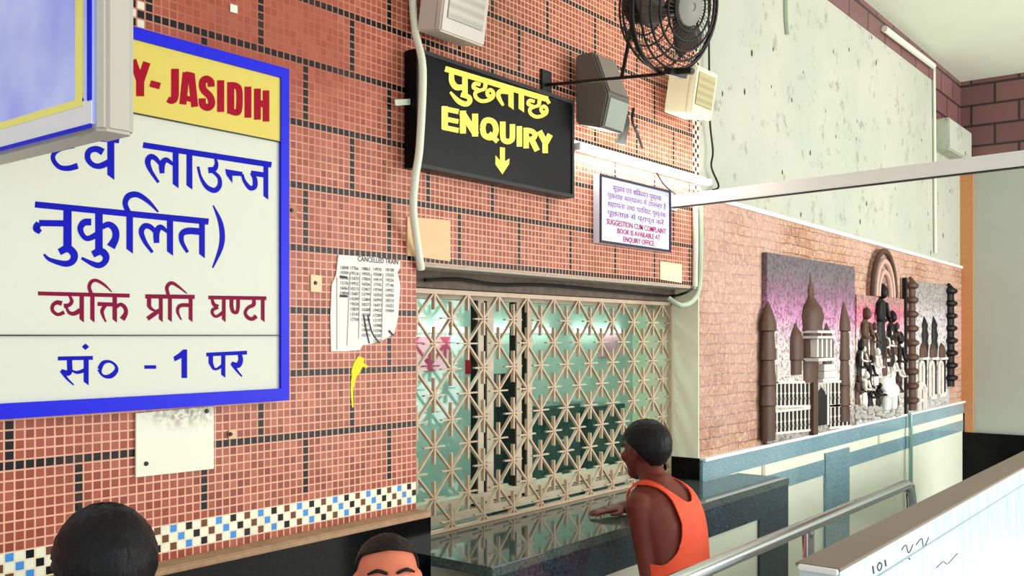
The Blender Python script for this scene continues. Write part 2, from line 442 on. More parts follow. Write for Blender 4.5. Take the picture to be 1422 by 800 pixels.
# office behind the window
M_MINT = plain('mint_distemper', (206, 226, 216), .8, var=.06, scale=2)
struct(MB().box(1.4, EX, IY1, IY1+.2, 0, 3.2).build('wall_office_back', M_MINT))
struct(MB().box(1.2, 1.4, WY+.24, IY1, 0, 3.2).build('wall_office_left', M_MINT))
struct(MB().box(EX, EX+.2, WY+.24, IY1, 0, 3.2).build('wall_office_right', M_MINT))
struct(MB().box(1.4, EX, WY+.24, IY1, 3.1, 3.2).build('ceiling_office', M_CEIL))

# ------------------------------------------------------------------ enquiry window: lintel, glazing, grille
GY = 2.49                       # grille plane
struct(MB().box(OX0, OX1, GY-.03, WY+.24, Z_HEAD-.075, Z_HEAD-.012).build('trim_13', M_LINTEL))
wn_root = bpy.data.objects.new('window_1', None); C.objects.link(wn_root); wn_root.location = (OX0, 2.6, Z_CT); wn_root['kind'] = 'structure'
gy = 2.62
f = MB(); 
for z in (Z_CT+.02, Z_CT+.075, Z_HEAD-.09): f.box(OX0, OX1, gy-.03, gy+.02, z-.018, z+.018)
f.build('window_frame', M_ALU, wn_root)
for px, wd_ in ((663, .022), (676, .026), (716, .022), (731, .022), (919, .03)):
    x = WX(px, gy); MB().box(x-wd_, x+wd_, gy-.02, gy+.012, Z_CT, Z_HEAD-.075).build('mullion', M_ALU, wn_root, bevel=.004)
    MB().box(x-wd_-.008, x-wd_, gy-.02, gy+.012, Z_CT, Z_HEAD-.075).build('gasket', M_DARKALU, wn_root)
xs = [OX0, WX(659, gy), WX(716, gy), WX(884, gy), OX1+.2]
for a, b in zip(xs, xs[1:]): MB().box(a, b, gy+.014, gy+.018, Z_CT, Z_HEAD-.02).build('pane', M_GLASS, wn_root)

gr = thing('window_grille', 'beige painted steel lattice grille of star shaped rosettes over the enquiry window', 'grille', (OX0, GY, Z_CT))
b = MB()
b.box(OX0, OX1, GY-.012, GY+.012, Z_HEAD-.096, Z_HEAD-.078); b.box(OX0, OX1, GY-.012, GY+.012, Z_CT+.001, Z_CT+.012)
b.box(OX0, OX0+.012, GY-.012, GY+.012, Z_CT+.001, Z_HEAD-.078); b.box(OX1-.012, OX1, GY-.012, GY+.012, Z_CT+.001, Z_HEAD-.078)
b.build('frame', M_GRILLE, gr)
A = (OX1 - OX0 - .02)/21.5; B = .0985
zt, zb = Z_HEAD-.09, Z_CT+.008
lat = MB(); roses = []
def clipseg(p, q):
    (x0, z0), (x1, z1) = p, q
    t0, t1 = 0, 1
    for lo, hi, s0, s1 in ((OX0+.005, OX1-.005, x0, x1), (zb, zt, z0, z1)):
        d = s1-s0
        if abs(d) < 1e-9:
            if s0 < lo or s0 > hi: return None
            continue
        a_, b_ = sorted(((lo-s0)/d, (hi-s0)/d)); t0, t1 = max(t0, a_), min(t1, b_)
    if t1-t0 < .03: return None
    return (x0+(x1-x0)*t0, z0+(z1-z0)*t0), (x0+(x1-x0)*t1, z0+(z1-z0)*t1)
zr0 = zt
for ci in range(-1, 24):
    for rj in range(-1, 7):
        x = OX0 + .075 + A*ci; z = zr0 - rj*2*B - (B if ci % 2 else 0)
        for dx, dz in ((A, B), (A, -B)):
            sg = clipseg((x, z), (x+dx, z+dz))
            if sg: lat.bar((sg[0][0], GY, sg[0][1]), (sg[1][0], GY, sg[1][1]), .0075, .014)
        ros = MB(); nr = 0
        for s_ in (1, -1):
            sg = clipseg((x, z), (x, z+s_*.066))
            if sg: nr += 1; ros.bar((sg[0][0], GY-.002, sg[0][1]), (sg[1][0], GY-.002, sg[1][1]), .0085, .016)
            sg = clipseg((x, z), (x+s_*.058, z))
            if sg: nr += 1; ros.bar((sg[0][0], GY-.002, sg[0][1]), (sg[1][0], GY-.002, sg[1][1]), .006, .014)
        if OX0+.01 < x < OX1-.01 and zb+.01 < z < zt-.01:
            ros.lathe((x, GY+.010, z), [(.010, 0), (.010, .018), (.006, .022)], 8, (0, -1, 0)); nr += 1
        if nr: roses.append((x, z, ros))
lat.build('diagonal_bars', M_GRILLE, gr)
roses.sort(key=lambda q_: (0 if (zb < q_[1] < zt and q_[0] > OX0+.1) else 1, q_[0]))
for x, z, m_ in roses[:100]: m_.build('rosette', M_GRILLE, gr)
rest = MB()
for x, z, m_ in roses[100:]:
    me_ = bpy.data.meshes.new('t'); m_.bm.to_mesh(me_); m_.bm.free(); rest.bm.from_mesh(me_); bpy.data.meshes.remove(me_)
ro_ = rest.build('far_rosettes', M_GRILLE, gr); ro_['kind'] = 'stuff'

# ------------------------------------------------------------------ granite counter
CXR, CY0 = 4.94, 1.98
ct = thing('service_counter', 'polished dark granite counter along the enquiry window, with cream panels below', 'counter', (3.6, 2.1, 0))
w = MB(); w.prism([(OX0, CY0, Z_CT-.035), (CXR, CY0, Z_CT-.035), (CXR, WY-.045, Z_CT-.035), (OX1-.006, WY-.045, Z_CT-.035), (OX1-.006, WY+.238, Z_CT-.035), (OX0, WY+.238, Z_CT-.035)], (0, 0, .035))
w.build('counter_top', M_COUNTER, ct, bevel=.004)
MB().box(OX0, CXR-.005, CY0+.005, CY0+.03, Z_CT-.165, Z_CT-.0355).build('fascia', M_FRONTG, ct)
MB().box(OX0, CXR-.37, CY0+.02, CY0+.04, .1, Z_CT-.1655).build('front_panel', M_PANEL, ct)
MB().box(OX0, OX1-.01, WY+.02, WY+.238, 0, Z_CT-.0355).build('base_wall', M_CREAM, ct)
MB().box(OX0, CXR-.37, CY0+.03, CY0+.05, 0, .1).build('kickboard', M_FRONTG, ct)
MB().box(CXR-.37, CXR-.005, CY0+.005, WY-.05, 0, Z_CT-.166).build('end_pillar', M_FRONTG, ct)

# ------------------------------------------------------------------ lettering
def ribbon(mb, pts, wid, put, smooth=True, lift=0):
    """a brush stroke through 2-D points with a width for each"""
    P = [Vector((p[0], p[1])) for p in pts]
    Wd = [1.1*q_ for q_ in (wid if isinstance(wid, (list, tuple)) else [wid]*len(P))]
    if smooth and len(P) > 2:
        Q = catmull([Vector((p.x, p.y, w_)) for p, w_ in zip(P, Wd)], 6); P = [Vector((q.x, q.y)) for q in Q]; Wd = [q.z for q in Q]
    L, R = [], []
    for i, p in enumerate(P):
        d = (P[min(i+1, len(P)-1)] - P[max(i-1, 0)])
        if d.length < 1e-6: d = Vector((1, 0))
        d.normalize(); nrm = Vector((-d.y, d.x))
        L.append(p + nrm*Wd[i]/2); R.append(p - nrm*Wd[i]/2)
    for i in range(len(P)-1): mb.face([put(*L[i]), put(*L[i+1]), put(*R[i+1]), put(*R[i])])
class Pen:
    def __init__(s, x0, y0, sc_, y): s.x0, s.y0, s.s, s.y, s.mb, s.k = x0, y0, sc_, y, MB(), 0.0
    def at(s, x0, y0, sc_): s.x0, s.y0, s.s = x0, y0, sc_; return s
    def put(s, x, y): return W(s.x0 + x/s.s, s.y0 + y/s.s, s.y - s.k)
    def line(s, a, b, w_): s.k += 2e-5; ribbon(s.mb, [a, b], w_, s.put, False); return s
    def curve(s, pts, w_): s.k += 2e-5; ribbon(s.mb, pts, w_, s.put, True); return s
    def poly(s, pts): s.k += 2e-5; s.mb.face([s.put(*p) for p in pts]); return s
    def stem(s, x, y0, y1, w_): return s.poly([(x-w_/2, y0), (x+w_/2, y0), (x+w_/2, y1), (x-w_/2, y1-.75*w_)])
    def build(s, name, mat, parent): return s.mb.build(name, mat, parent)

# large blue bordered lounge board
SY = 2.285
sx1 = W(400, 95, SY).x; sz0, sz1 = 1.757, 2.744; sx0 = .32
brd = thing('lounge_signboard', 'large white signboard with a broad blue border and yellow heading, hung on the tiled wall', 'sign', ((sx0+sx1)/2, SY+.03, sz0))
M_BLUE = signwear('blue_sign_paint', (14, 22, 214), (12, 16, 170)); M_SIGNW = signwear('white_sign_paint', (212, 214, 198), (202, 204, 192))
M_YEL = signwear('yellow_sign_paint', (216, 198, 96), (206, 190, 106))
MB().box(sx0+.01, sx1-.01, SY+.004, WY-.003, sz0+.01, sz1-.01).build('backing', M_SIGNW, brd)
f = MB(); bw = .03; 
f.box(sx0, sx1, SY-.006, SY+.01, sz1-.032, sz1); f.box(sx0, sx1, SY-.006, SY+.01, sz0, sz0+.036)
f.box(sx0, sx0+bw, SY-.006, SY+.01, sz0+.036, sz1-.032); f.box(sx1-bw, sx1, SY-.006, SY+.01, sz0+.036, sz1-.032)
f.build('border', M_BLUE, brd)
zy = W(387, 196, SY).z
MB().box(sx0+bw, sx1-bw, SY-.001, SY+.004, zy, sz1-.032).build('heading_panel', M_YEL, brd)
zl = W(300, 465, SY).z
l = MB(); l.box(sx0+bw, sx1-bw, SY-.002, SY+.004, zy-.003, zy); l.box(sx0+bw, sx1-bw, SY-.002, SY+.004, zl-.003, zl)
l.build('rule_lines', M_BLACK, brd)
M_CRIM = plain('crimson_letter_paint', (160, 0, 36), .5, var=.06, spec=.08); M_INK = plain('royal_blue_letter_paint', (6, 10, 176), .5, var=.1, spec=.08); M_MAG = plain('maroon_letter_paint', (128, 2, 54), .5, var=.1, spec=.08)
p = Pen(180, 80, 6.464, SY-.0015)
p.line((28, 20), (95, 215), 60).line((155, 42), (97, 215), 62).line((95, 190), (95, 347), 66)
p.line((185, 232), (274, 256), 55)
p.line((408, 100), (408, 345), 64).curve([(408, 330), (400, 372), (375, 388), (342, 374)], [62, 60, 52, 50])
p.line((508, 132), (478, 420), 58).line((553, 142), (585, 442), 58).line((490, 360), (580, 382), 44).line((500, 150), (565, 162), 50)
p.curve([(733, 262), (727, 215), (690, 192), (656, 218), (662, 285), (722, 350), (736, 415), (703, 448), (658, 425), (652, 365)], 58)
p.line((818, 203), (818, 488), 58)
p.line((908, 220), (908, 504), 58).curve([(908, 247), (962, 257), (985, 300), (985, 440), (968, 492), (908, 482)], 52)
p.line((1063, 260), (1063, 540), 56)
p.line((1148, 278), (1148, 558), 56).line((1225, 294), (1225, 574), 54).line((1148, 406), (1225, 422), 54)
p.build('heading_lettering', M_CRIM, brd)
p = Pen(70, 180, 8, SY+.0035)
p.curve([(265, 185), (120, 215), (40, 270), (35, 340), (100, 415), (200, 430), (305, 402)], [40, 42, 46, 46, 48, 56, 62]).line((255, 60), (262, 195), 45)
p.line((100, 58), (765, 122), 56).stem(672, 105, 560, 78)
p.curve([(585, 250), (510, 215), (430, 240), (415, 320), (470, 390), (550, 405), (645, 365)], [72, 62, 60, 56, 52, 60, 66])
p.at(190, 180, 7.11).line((62, 152), (1330, 348), 52)
p.curve([(215, 522), (140, 410), (108, 320), (135, 268), (185, 285), (238, 350)], [25, 36, 52, 52, 44, 30])
p.curve([(250, 432), (250, 345), (290, 298), (358, 345)], [42, 56, 46, 26]).stem(384, 190, 580, 58).stem(520, 210, 594, 58)
p.curve([(768, 262), (787, 335), (765, 390), (706, 402)], [16, 34, 50, 56])
p.curve([(740, 405), (810, 470), (818, 550), (770, 600), (690, 565), (632, 470), (605, 365)], [30, 34, 42, 48, 40, 26, 24])
p.poly([(872, 388), (1045, 418), (1040, 460), (945, 455), (945, 530), (885, 450)])
p.curve([(1040, 440), (1065, 512), (1120, 577), (1165, 560), (1166, 490), (1135, 425)], [25, 30, 42, 46, 42, 32]).line((1128, 428), (1260, 448), 46).stem(1275, 320, 692, 48)
p.build('lounge_line_lettering', M_INK, brd); p = Pen(60, 260, 5.267, SY+.0035); p.line((-60, 126), (1210, 252), 42)
p.line((-30, 262), (160, 265), 42).curve([(-30, 262), (-50, 300), (-20, 330)], [42, 48, 30]).line((178, 140), (178, 462), 55)
p.curve([(118, 475), (180, 448), (226, 490), (215, 540), (160, 560), (50, 530), (5, 490)], [45, 50, 50, 45, 40, 26, 14])
p.line((408, 165), (408, 485), 50).curve([(352, 255), (300, 258), (272, 300), (290, 352), (330, 375), (405, 340)], [46, 46, 40, 34, 36, 42])
p.curve([(430, 292), (480, 272), (524, 308), (530, 370), (495, 438)], [34, 40, 46, 48, 58])
p.curve([(362, 492), (420, 468), (460, 505), (445, 553), (390, 570), (280, 518)], [45, 50, 46, 40, 38, 18])
p.stem(633, 180, 487, 48).curve([(628, 190), (600, 120), (625, 65), (690, 55), (770, 105), (842, 182)], [34, 36, 42, 38, 28, 12])
p.curve([(800, 477), (745, 400), (718, 325), (745, 283), (790, 295), (824, 335)], [20, 28, 36, 38, 34, 24])
p.curve([(830, 408), (830, 330), (860, 292), (912, 330)], [36, 42, 36, 18]).stem(928, 215, 502, 45)
p.curve([(1150, 325), (1060, 320), (1015, 342), (1015, 400), (1057, 477)], [45, 45, 38, 30, 20]).stem(1162, 240, 520, 42)
p.curve([(1243, 132), (1300, 270), (1305, 420), (1240, 590)], [8, 32, 34, 10])
p.build('cooling_line_lettering', M_INK, brd); p = Pen(70, 470, 8.8875, SY+.0035); p.poly([(388, 103), (432, 63), (480, 103), (432, 144)]).line((92, 248), (524, 240), 45)
p.line((236, 250), (240, 395), 60).curve([(252, 375), (218, 428), (130, 398)], [50, 64, 38]).curve([(140, 395), (200, 490), (288, 575)], [52, 28, 16])
p.curve([(262, 393), (330, 420), (425, 392)], [20, 35, 46]).stem(442, 240, 580, 62)
p.curve([(606, 380), (650, 302), (730, 285), (800, 328), (815, 392), (760, 456), (690, 472), (630, 442), (606, 380)], [52, 46, 30, 28, 46, 56, 40, 26, 50])
p.line((1160, 353), (1305, 353), 40)
p.at(190, 470, 8.365).poly([(540, 128), (585, 128), (585, 460), (520, 460), (520, 228), (440, 267), (425, 215), (480, 180)])
p.line((808, 188), (1280, 165), 40).line((860, 185), (860, 292), 48).curve([(860, 280), (890, 345), (930, 355), (990, 318)], [46, 32, 26, 34]).stem(1005, 180, 457, 48)
p.curve([(1195, 180), (1207, 250), (1175, 312), (1100, 288)], [42, 52, 60, 38]).curve([(1108, 285), (1160, 370), (1222, 442)], [46, 26, 16])
p.build('counter_line_lettering', M_INK, brd)
p = Pen(60, 380, 8.365, SY+.0035)
p.line((-60, 230), (1005, 256), 42).curve([(218, 348), (160, 335), (112, 370), (110, 430), (170, 475), (245, 448)], [52, 46, 40, 36, 36, 42])
p.curve([(305, 255), (332, 320), (300, 365), (240, 375)], [24, 40, 42, 46]).curve([(268, 385), (300, 450), (360, 465), (430, 425)], [24, 36, 46, 52]).stem(448, 245, 568, 52)
p.stem(572, 245, 568, 50).curve([(565, 245), (535, 160), (560, 95), (620, 80), (710, 130), (797, 212)], [38, 38, 40, 34, 28, 12])
p.line((632, 352), (830, 360), 42).curve([(725, 365), (685, 430), (700, 500), (730, 562)], [38, 40, 28, 16]).stem(832, 245, 570, 52)
p.curve([(850, 388), (900, 358), (950, 395), (960, 460), (918, 532)], [35, 40, 42, 46, 62])
p.at(190, 380, 7.484).line((88, 236), (602, 242), 40).line((128, 240), (128, 345), 40).curve([(128, 335), (150, 365), (195, 388)], [38, 30, 18]).stem(250, 240, 504, 40)
p.line((235, 382), (112, 470), 42).stem(345, 240, 504, 40).curve([(332, 235), (313, 150), (345, 102), (400, 112), (522, 207)], [32, 34, 36, 30, 10])
p.curve([(560, 330), (470, 328), (430, 355), (428, 410), (464, 482)], [36, 38, 32, 26, 12]).stem(560, 240, 504, 40)
p.line((745, 248), (1347, 256), 36).curve([(782, 255), (800, 318), (846, 346)], [24, 34, 42]).curve([(845, 348), (790, 378), (790, 420), (830, 445), (905, 398)], [34, 32, 28, 28, 36]).stem(905, 250, 504, 38)
p.line((985, 258), (985, 350), 36).curve([(985, 335), (1000, 392), (1040, 402), (1055, 340)], [36, 34, 32, 34]).line((1054, 258), (1054, 350), 34)
p.curve([(1215, 258), (1215, 322), (1160, 352), (1128, 402), (1150, 452), (1200, 472), (1243, 440)], [30, 38, 32, 30, 34, 36, 42]).stem(1310, 255, 504, 38)
p.build('maroon_lettering', M_MAG, brd)

# enquiry sign box
EY = 2.26
ex0, ex1, ez0, ez1 = 2.362, 3.306, 1.95+.573, 1.95+.978
en = thing('enquiry_sign', 'black illuminated box sign with yellow ENQUIRY lettering and a down arrow', 'sign', ((ex0+ex1)/2, EY+.03, ez0))
MB().box(ex0, ex1, EY, WY-.003, ez0, ez1).build('case', plain('black_sign_case', (6, 6, 10), .35, var=.2, spec=.12), en, bevel=.003)
f = MB(); t_ = .014
f.box(ex0, ex1, EY-.006, EY, ez1-t_, ez1); f.box(ex0, ex1, EY-.006, EY, ez0, ez0+t_); f.box(ex0, ex0+t_, EY-.006, EY, ez0+t_, ez1-t_); f.box(ex1-t_, ex1, EY-.006, EY, ez0+t_, ez1-t_)
f.build('frame', plain('dark_grey_sign_trim', (44, 46, 46), .5), en)
M_YL = glow('yellow_lit_letter', (250, 226, 74), .35)
p = Pen(610, 85, 8, EY-.0005)
p.line((66, 84), (1205, 424), 56).line((1190, 415), (1222, 470), 36)
p.curve([(138, 125), (140, 220), (190, 288), (275, 285)], [50, 56, 60, 50]).line((285, 160), (285, 375), 56).curve([(240, 372), (325, 398), (338, 448), (290, 476), (210, 440), (122, 342)], [45, 50, 50, 52, 50, 22])
def chha(ox, oy, s_):
    q = lambda L_: [(ox+(a_-500)*s_, oy+(b_-330)*s_) for a_, b_ in L_]
    p.curve(q([(458, 262), (398, 250), (382, 292), (446, 322)]), [34*s_, 40*s_, 40*s_, 34*s_])
    p.curve(q([(455, 322), (402, 350), (408, 402), (462, 440), (530, 438), (592, 402), (600, 350), (568, 318), (534, 345), (548, 388), (592, 384)]), 38*s_)
    p.curve(q([(520, 205), (512, 270), (500, 308), (450, 324)]), [40*s_, 42*s_, 38*s_, 30*s_])
chha(500, 330, 1.0); chha(1100, 512, .93)
p.curve([(800, 345), (690, 333), (655, 370), (672, 425), (712, 492)], [52, 52, 46, 40, 26]).stem(797, 320, 540, 58).stem(912, 355, 570, 60)
p.at(600, 140, 7.272)
p.line((128, 55), (128, 285), 58).line((105, 76), (268, 110), 46).line((110, 178), (266, 210), 44).line((105, 266), (268, 300), 46)
p.line((312, 100), (312, 330), 56).line((435, 130), (435, 360), 56).line((302, 118), (445, 342), 60)
p.curve([(510, 270), (530, 210), (575, 195), (625, 222), (645, 290), (625, 355), (575, 370), (525, 340), (510, 270)], 52).line((575, 328), (662, 412), 46)
p.line((714, 210), (714, 345), 52).curve([(714, 330), (722, 390), (765, 412), (806, 390), (812, 345)], 50).line((812, 236), (812, 352), 50)
p.line((882, 256), (882, 462), 50).line((950, 272), (950, 480), 50).curve([(950, 298), (1010, 308), (1040, 347), (1010, 386), (950, 384)], 46).line((1000, 380), (1062, 504), 52)
p.line((1083, 306), (1142, 420), 52).line((1194, 340), (1140, 440), 52).line((1142, 410), (1142, 528), 50)
p.poly([(640, 550), (686, 602), (686, 468), (736, 474), (736, 612), (782, 582), (778, 640), (710, 742), (640, 642)])
p.build('yellow_lettering', M_YL, en)
MB().bar((ex0-.07, WY-.03, W(553, 148, WY).z), (ex0+.002, EY+.03, W(578, 148, WY).z), .02, .004).build('mounting_bracket', M_CONDUIT, en)

# font lettering helper for small print
def words(body, size, x0, x1, z, y, bold=0.0):
    """text laid on the plane y, squeezed or stretched to span x0..x1 with its baseline at z"""
    cu = bpy.data.curves.new('t', 'FONT'); cu.body = body; cu.size = 1; cu.offset = bold; cu.resolution_u = 2
    o = bpy.data.objects.new('t', cu); C.objects.link(o)
    dg = bpy.context.evaluated_depsgraph_get(); dg.update()
    me = bpy.data.meshes.new_from_object(o.evaluated_get(dg))
    bpy.data.objects.remove(o)
    xs_ = [v.co.x for v in me.vertices]
    if not xs_: return None
    a_, b_ = min(xs_), max(xs_); sx_ = (x1-x0)/(b_-a_)
    bm = bmesh.new(); bm.from_mesh(me); bpy.data.meshes.remove(me)
    for v in bm.verts: v.co = Vector((x0 + (v.co.x-a_)*sx_, y, z + v.co.y*size))
    return bm
def words_obj(name, lines, mat, parent):
    mb = MB()
    for args in lines:
        bm = words(*args)
        if bm is None: continue
        me = bpy.data.meshes.new('t'); bm.to_mesh(me); bm.free(); mb.bm.from_mesh(me); bpy.data.meshes.remove(me)
    return mb.build(name, mat, parent)

# suggestion book notice
NY = 2.285
nx0, nx1, nz0, nz1 = 3.546, 4.185, 1.95+.408, 1.95+.711
nt = thing('suggestion_notice', 'small white framed notice in magenta print below the tube light', 'sign', ((nx0+nx1)/2, NY, nz0))
M_NFR = plain('navy_frame', (30, 32, 66), .4)
MB().box(nx0, nx1, NY, WY-.003, nz0, nz1).build('board', plain('pale_lilac_board', (222, 226, 238), .35, var=.03), nt)
f = MB(); t_ = .011
f.box(nx0, nx1, NY-.006, NY, nz1-t_, nz1); f.box(nx0, nx1, NY-.006, NY, nz0, nz0+t_); f.box(nx0, nx0+t_, NY-.006, NY, nz0+t_, nz1-t_); f.box(nx1-t_, nx1, NY-.006, NY, nz0+t_, nz1-t_)
f.build('frame', M_NFR, nt)
h = nz1-nz0; wN = nx1-nx0; L = lambda a_, b_, f_: (nx0+wN*a_, nx0+wN*b_, nz0+h*f_, NY-.002)
words_obj('purple_print', [('सुझाव एवं शिकायत पुस्तक', .035, *L(.17, .86, .80)), ('पूछताछ कार्यालय में उपलब्ध है', .033, *L(.10, .93, .68)),
    ('सहायता तथा परिवाद पुस्तक', .033, *L(.10, .93, .55)), ('पूछताछ से प्राप्त करें', .033, *L(.10, .90, .42))], plain('purple_print_ink', (128, 20, 150), .5), nt)
words_obj('magenta_print', [('SUGGESTION CUM COMPLAINT', .036, *L(.09, .93, .285), .012), ('BOOK IS AVAILABLE AT', .034, *L(.23, .84, .175), .012), ('ENQUIRY OFFICE.', .034, *L(.31, .76, .065), .012)],
    plain('magenta_print_ink', (176, 0, 110), .5), nt)

# handwritten train notice
pa = thing('paper_notice', 'torn white paper notice with handwritten columns pasted on the tiles', 'paper', (W(508, 420, WY).x, WY-.003, W(508, 486, WY).z))
out = [(470, 354), (520, 357), (556, 363), (556, 372), (552, 378), (556, 396), (553, 440), (548, 462), (540, 468), (528, 474), (514, 478), (504, 479), (500, 486), (480, 488), (460, 488), (459, 440), (461, 395), (467, 382)]
MB().prism([W(a_, b_, WY-.004) for a_, b_ in out], (0, .003, 0)).build('sheet', plain('white_paper', (232, 228, 222), .8, var=.04), pa)
rows = []
yy = WY-.0055; Q = lambda px, py: W(px, py, yy)
rows.append(('CANCELLED TRAIN', .024, Q(497, 0).x, Q(553, 0).x, Q(525, 365).z, yy))
random.seed(3)
for ci, px in enumerate((478, 492, 508, 524, 541)):
    n0 = (6, 11, 14, 15, 9)[ci]
    for r_ in range(n0):
        py = 374 + r_*7.1 + ci*.7
        rows.append((str(random.randint(10000, 19999)), .015, Q(px-5, 0).x, Q(px+6, 0).x, Q(px, py).z, yy))
words_obj('ink_writing', rows, plain('black_ink', (34, 32, 40), .6), pa)
mk = Pen(0, 0, 1, yy)
for a_, b_, w_ in (((472, 384), (482, 385.5), 3), ((472, 411), (483, 411.5), 3), ((540, 459), (546, 466), 2.5)): mk.line(a_, b_, w_)
for a_, b_ in (((468, 385), (468, 486)), ((486, 378), (482, 480)), ((500, 378), (498, 470)), ((516, 380), (514, 440)), ((532, 380), (530, 470))): mk.line(a_, b_, .5)
mk.curve([(505, 437), (508, 455), (513, 477)], 1.6).curve([(511, 438), (517, 462), (527, 476)], 1.6)
mk.build('pen_rules', plain('grey_ink', (60, 56, 66), .6), pa)

def plate(name, label, cat, quad, mat, d=.004, screws=(), text=None):
    """thin plate fixed flat on the tiled wall; quad = photo corners"""
    P = [W(a_, b_, WY-d-.001) for a_, b_ in quad]
    x0_, x1_ = P[0].x, P[1].x; z1_, z0_ = max(q.z for q in P), min(q.z for q in P)
    t = thing(name, label, cat, (x0_, WY-d, z0_))
    MB().prism(P, (0, d, 0)).build('plate', mat, t, bevel=0)
    for a_, b_ in screws:
        s_ = W(a_, b_, WY-d-.001); MB().lathe(s_, [(.0065, 0), (.005, .004)], 10, (0, -1, 0)).build('screw', M_BLACK, t)
    if text:
        ls = []
        for body, ax, bx, py, size in text:
            q0, q1 = W(ax, py, WY-d-.002), W(bx, py, WY-d-.002); ls.append((body, size, q0.x, q1.x, (q0.z+q1.z)/2, WY-d-.002))
        words_obj('faded_print', ls, plain('faded_brown_ink', (150, 110, 84), .8), t)
    return t
plate('metal_plate', 'cream enamel plate with flaked corner below the blue bordered board', 'plate', [(189, 574), (297, 564), (297, 651), (189, 663)], plateworn(), .006, ((287, 571), (203, 644)))
M_TAN = plain('tan_faded_card', (226, 190, 150), .8, var=.1, scale=20)
plate('faded_notice', 'faded tan notice above the top left corner of the enquiry window', 'notice', [(566, 301), (625.5, 306), (625.5, 363), (566, 355)], M_TAN, .004, (), None)
plate('faded_notice', 'small faded cream notice at the wall corner, right of the magenta notice', 'notice', [(917, 363), (947, 367), (947, 393), (917, 388)], plain('cream_card', (238, 212, 178), .8, var=.1), .004)
plate('switch_plate', 'small cream square plate with one hole left of the torn paper', 'plate', [(432, 381), (447, 383), (447, 406), (432, 405)], plain('cream_plastic', (232, 206, 168), .6), .006, ((438, 393),))
plate('wall_plug', 'rusty screw plug in the tiles at the right edge of the blue bordered board', 'screw', [(399, 283), (412, 285), (412, 302), (399, 301)], plain('tan_mortar', (188, 132, 100), .8), .003, ((405, 292),))
plate('wall_plug', 'white plaster dab between tiles above the blue bordered board', 'plaster dab', [(320, 5), (330, 8), (330, 19), (320, 16)], M_CONDUIT, .003)
plate('wall_plug', 'tan dab with dark hole right of the flaked enamel plate', 'plaster dab', [(318, 597), (328, 596), (328, 609), (318, 610)], M_TAN, .003, ((320, 603),))
sm = Pen(0, 0, 1, WY-.0015)
sm.curve([(502, 496), (497, 508), (492, 520)], [8, 12, 9]).curve([(494, 512), (489, 540), (490, 566)], [8, 4, 2]).line((499, 503), (510, 510), 4)
tag(sm.build('paint_smear', plain('yellow_paint', (226, 214, 40), .6, var=.2), None), 'yellow paint smear on the tiles under the torn paper', 'paint')

# ------------------------------------------------------------------ lightbox sign projecting from the wall, upper left
LX = .90
lb = thing('lightbox_sign', 'pale blue lightbox sign with yellow line and white frame, projecting at upper left', 'sign', (LX+.06, 1.9, EYE+.37))
y0, y1, z0, z1 = 1.63, 2.25, EYE+.372, EYE+1.25; LT = .064
M_LBF = plain('ivory_sign_frame', (188, 184, 172), .45, var=.08, scale=6)
pf = [(LX-.004, y0+.05), (LX-.01, y0+.02), (LX+.005, y0), (LX+LT-.01, y0), (LX+LT, y0+.012), (LX+LT, y0+.10), (LX-.004, y0+.10)]
MB().prism([(a_, b_, z0-.004) for a_, b_ in pf], (0, 0, z1-z0)).build('end_frame', M_LBF, lb, bevel=.006)
MB().box(LX+.006, LX+LT-.006, y0+.1, y1, z0, z1).build('case', M_LBF, lb)
MB().box(LX-.012, LX+.006, y0+.02, y1, z0+.008, z1).build('face', bluelit(), lb)
ya, yb = y0+.02, y1
M_LBW = plain('white_vinyl', (226, 228, 234), .3, var=.02)
MB().box(LX-.0135, LX-.012, ya+.0, yb, z0+.008, z0+.052).build('white_band', M_LBW, lb)
MB().box(LX-.0145, LX-.012, ya+.03, ya+.055, z0+.052, z1).build('yellow_line', plain('yellow_vinyl', (240, 234, 130), .3, var=.05), lb)
MB().box(LX-.0147, LX-.012, ya+.03, yb, z0+.044, z0+.058).build('yellow_line', _plain['yellow_vinyl'], lb)
f = MB(); f.box(LX-.0155, LX-.012, ya+.0, ya+.012, z0+.05, z1); f.box(LX-.0155, LX-.012, ya, yb, z0, z0+.008)
f.build('blue_edge', M_BLUE, lb)
MB().box(LX+.02, LX+.05, y1, WY-.001, z0+.6, z0+.68).build('wall_bracket', M_LBF, lb)

# ------------------------------------------------------------------ tube light, bracket, bar
tx0, tx1 = 3.345, 4.585; tz = EYE+.80
tl = thing('tube_light', 'glowing white fluorescent tube light across the tiles, right of the enquiry sign', 'lamp', ((tx0+tx1)/2, WY-.03, tz))
MB().box(tx0, tx1, WY-.032, WY-.002, tz-.012, tz+.03).build('batten', M_WHITE, tl, bevel=.004)
MB().tube([(tx0+.02, WY-.052, tz-.002), (tx1-.02, WY-.052, tz-.002)], .014, 14).build('tube', glow('lit_tube', (255, 255, 246), 40), tl, smooth=True)
for x in (tx0+.012, tx1-.012): MB().box(x-.01, x+.01, WY-.068, WY-.032, tz-.016, tz+.014).build('lamp_holder', M_WHITE, tl, bevel=.003)
MB().prism([W(857, 199, 2.26), W(869, 201, 2.26), W(875, 170, 2.2), W(872, 158, 2.19), W(867, 164, 2.2)], (0, .012, 0)).build('hanger_strap', plain('dark_grey_strap', (66, 66, 62), .6), tl)
a_, b_ = W(932, 280.5, WY-.003), Vector((3.985, .86, EYE+.655))
b2 = a_ + (b_-a_)*1.18
br = thing('steel_channel', 'long white steel bar sticking out from the wall across the right side', 'bar', a_)
MB().bar(a_, b2, .036, .058, (0, 0, 1)).build('bar', M_WHITE, br, bevel=.002)
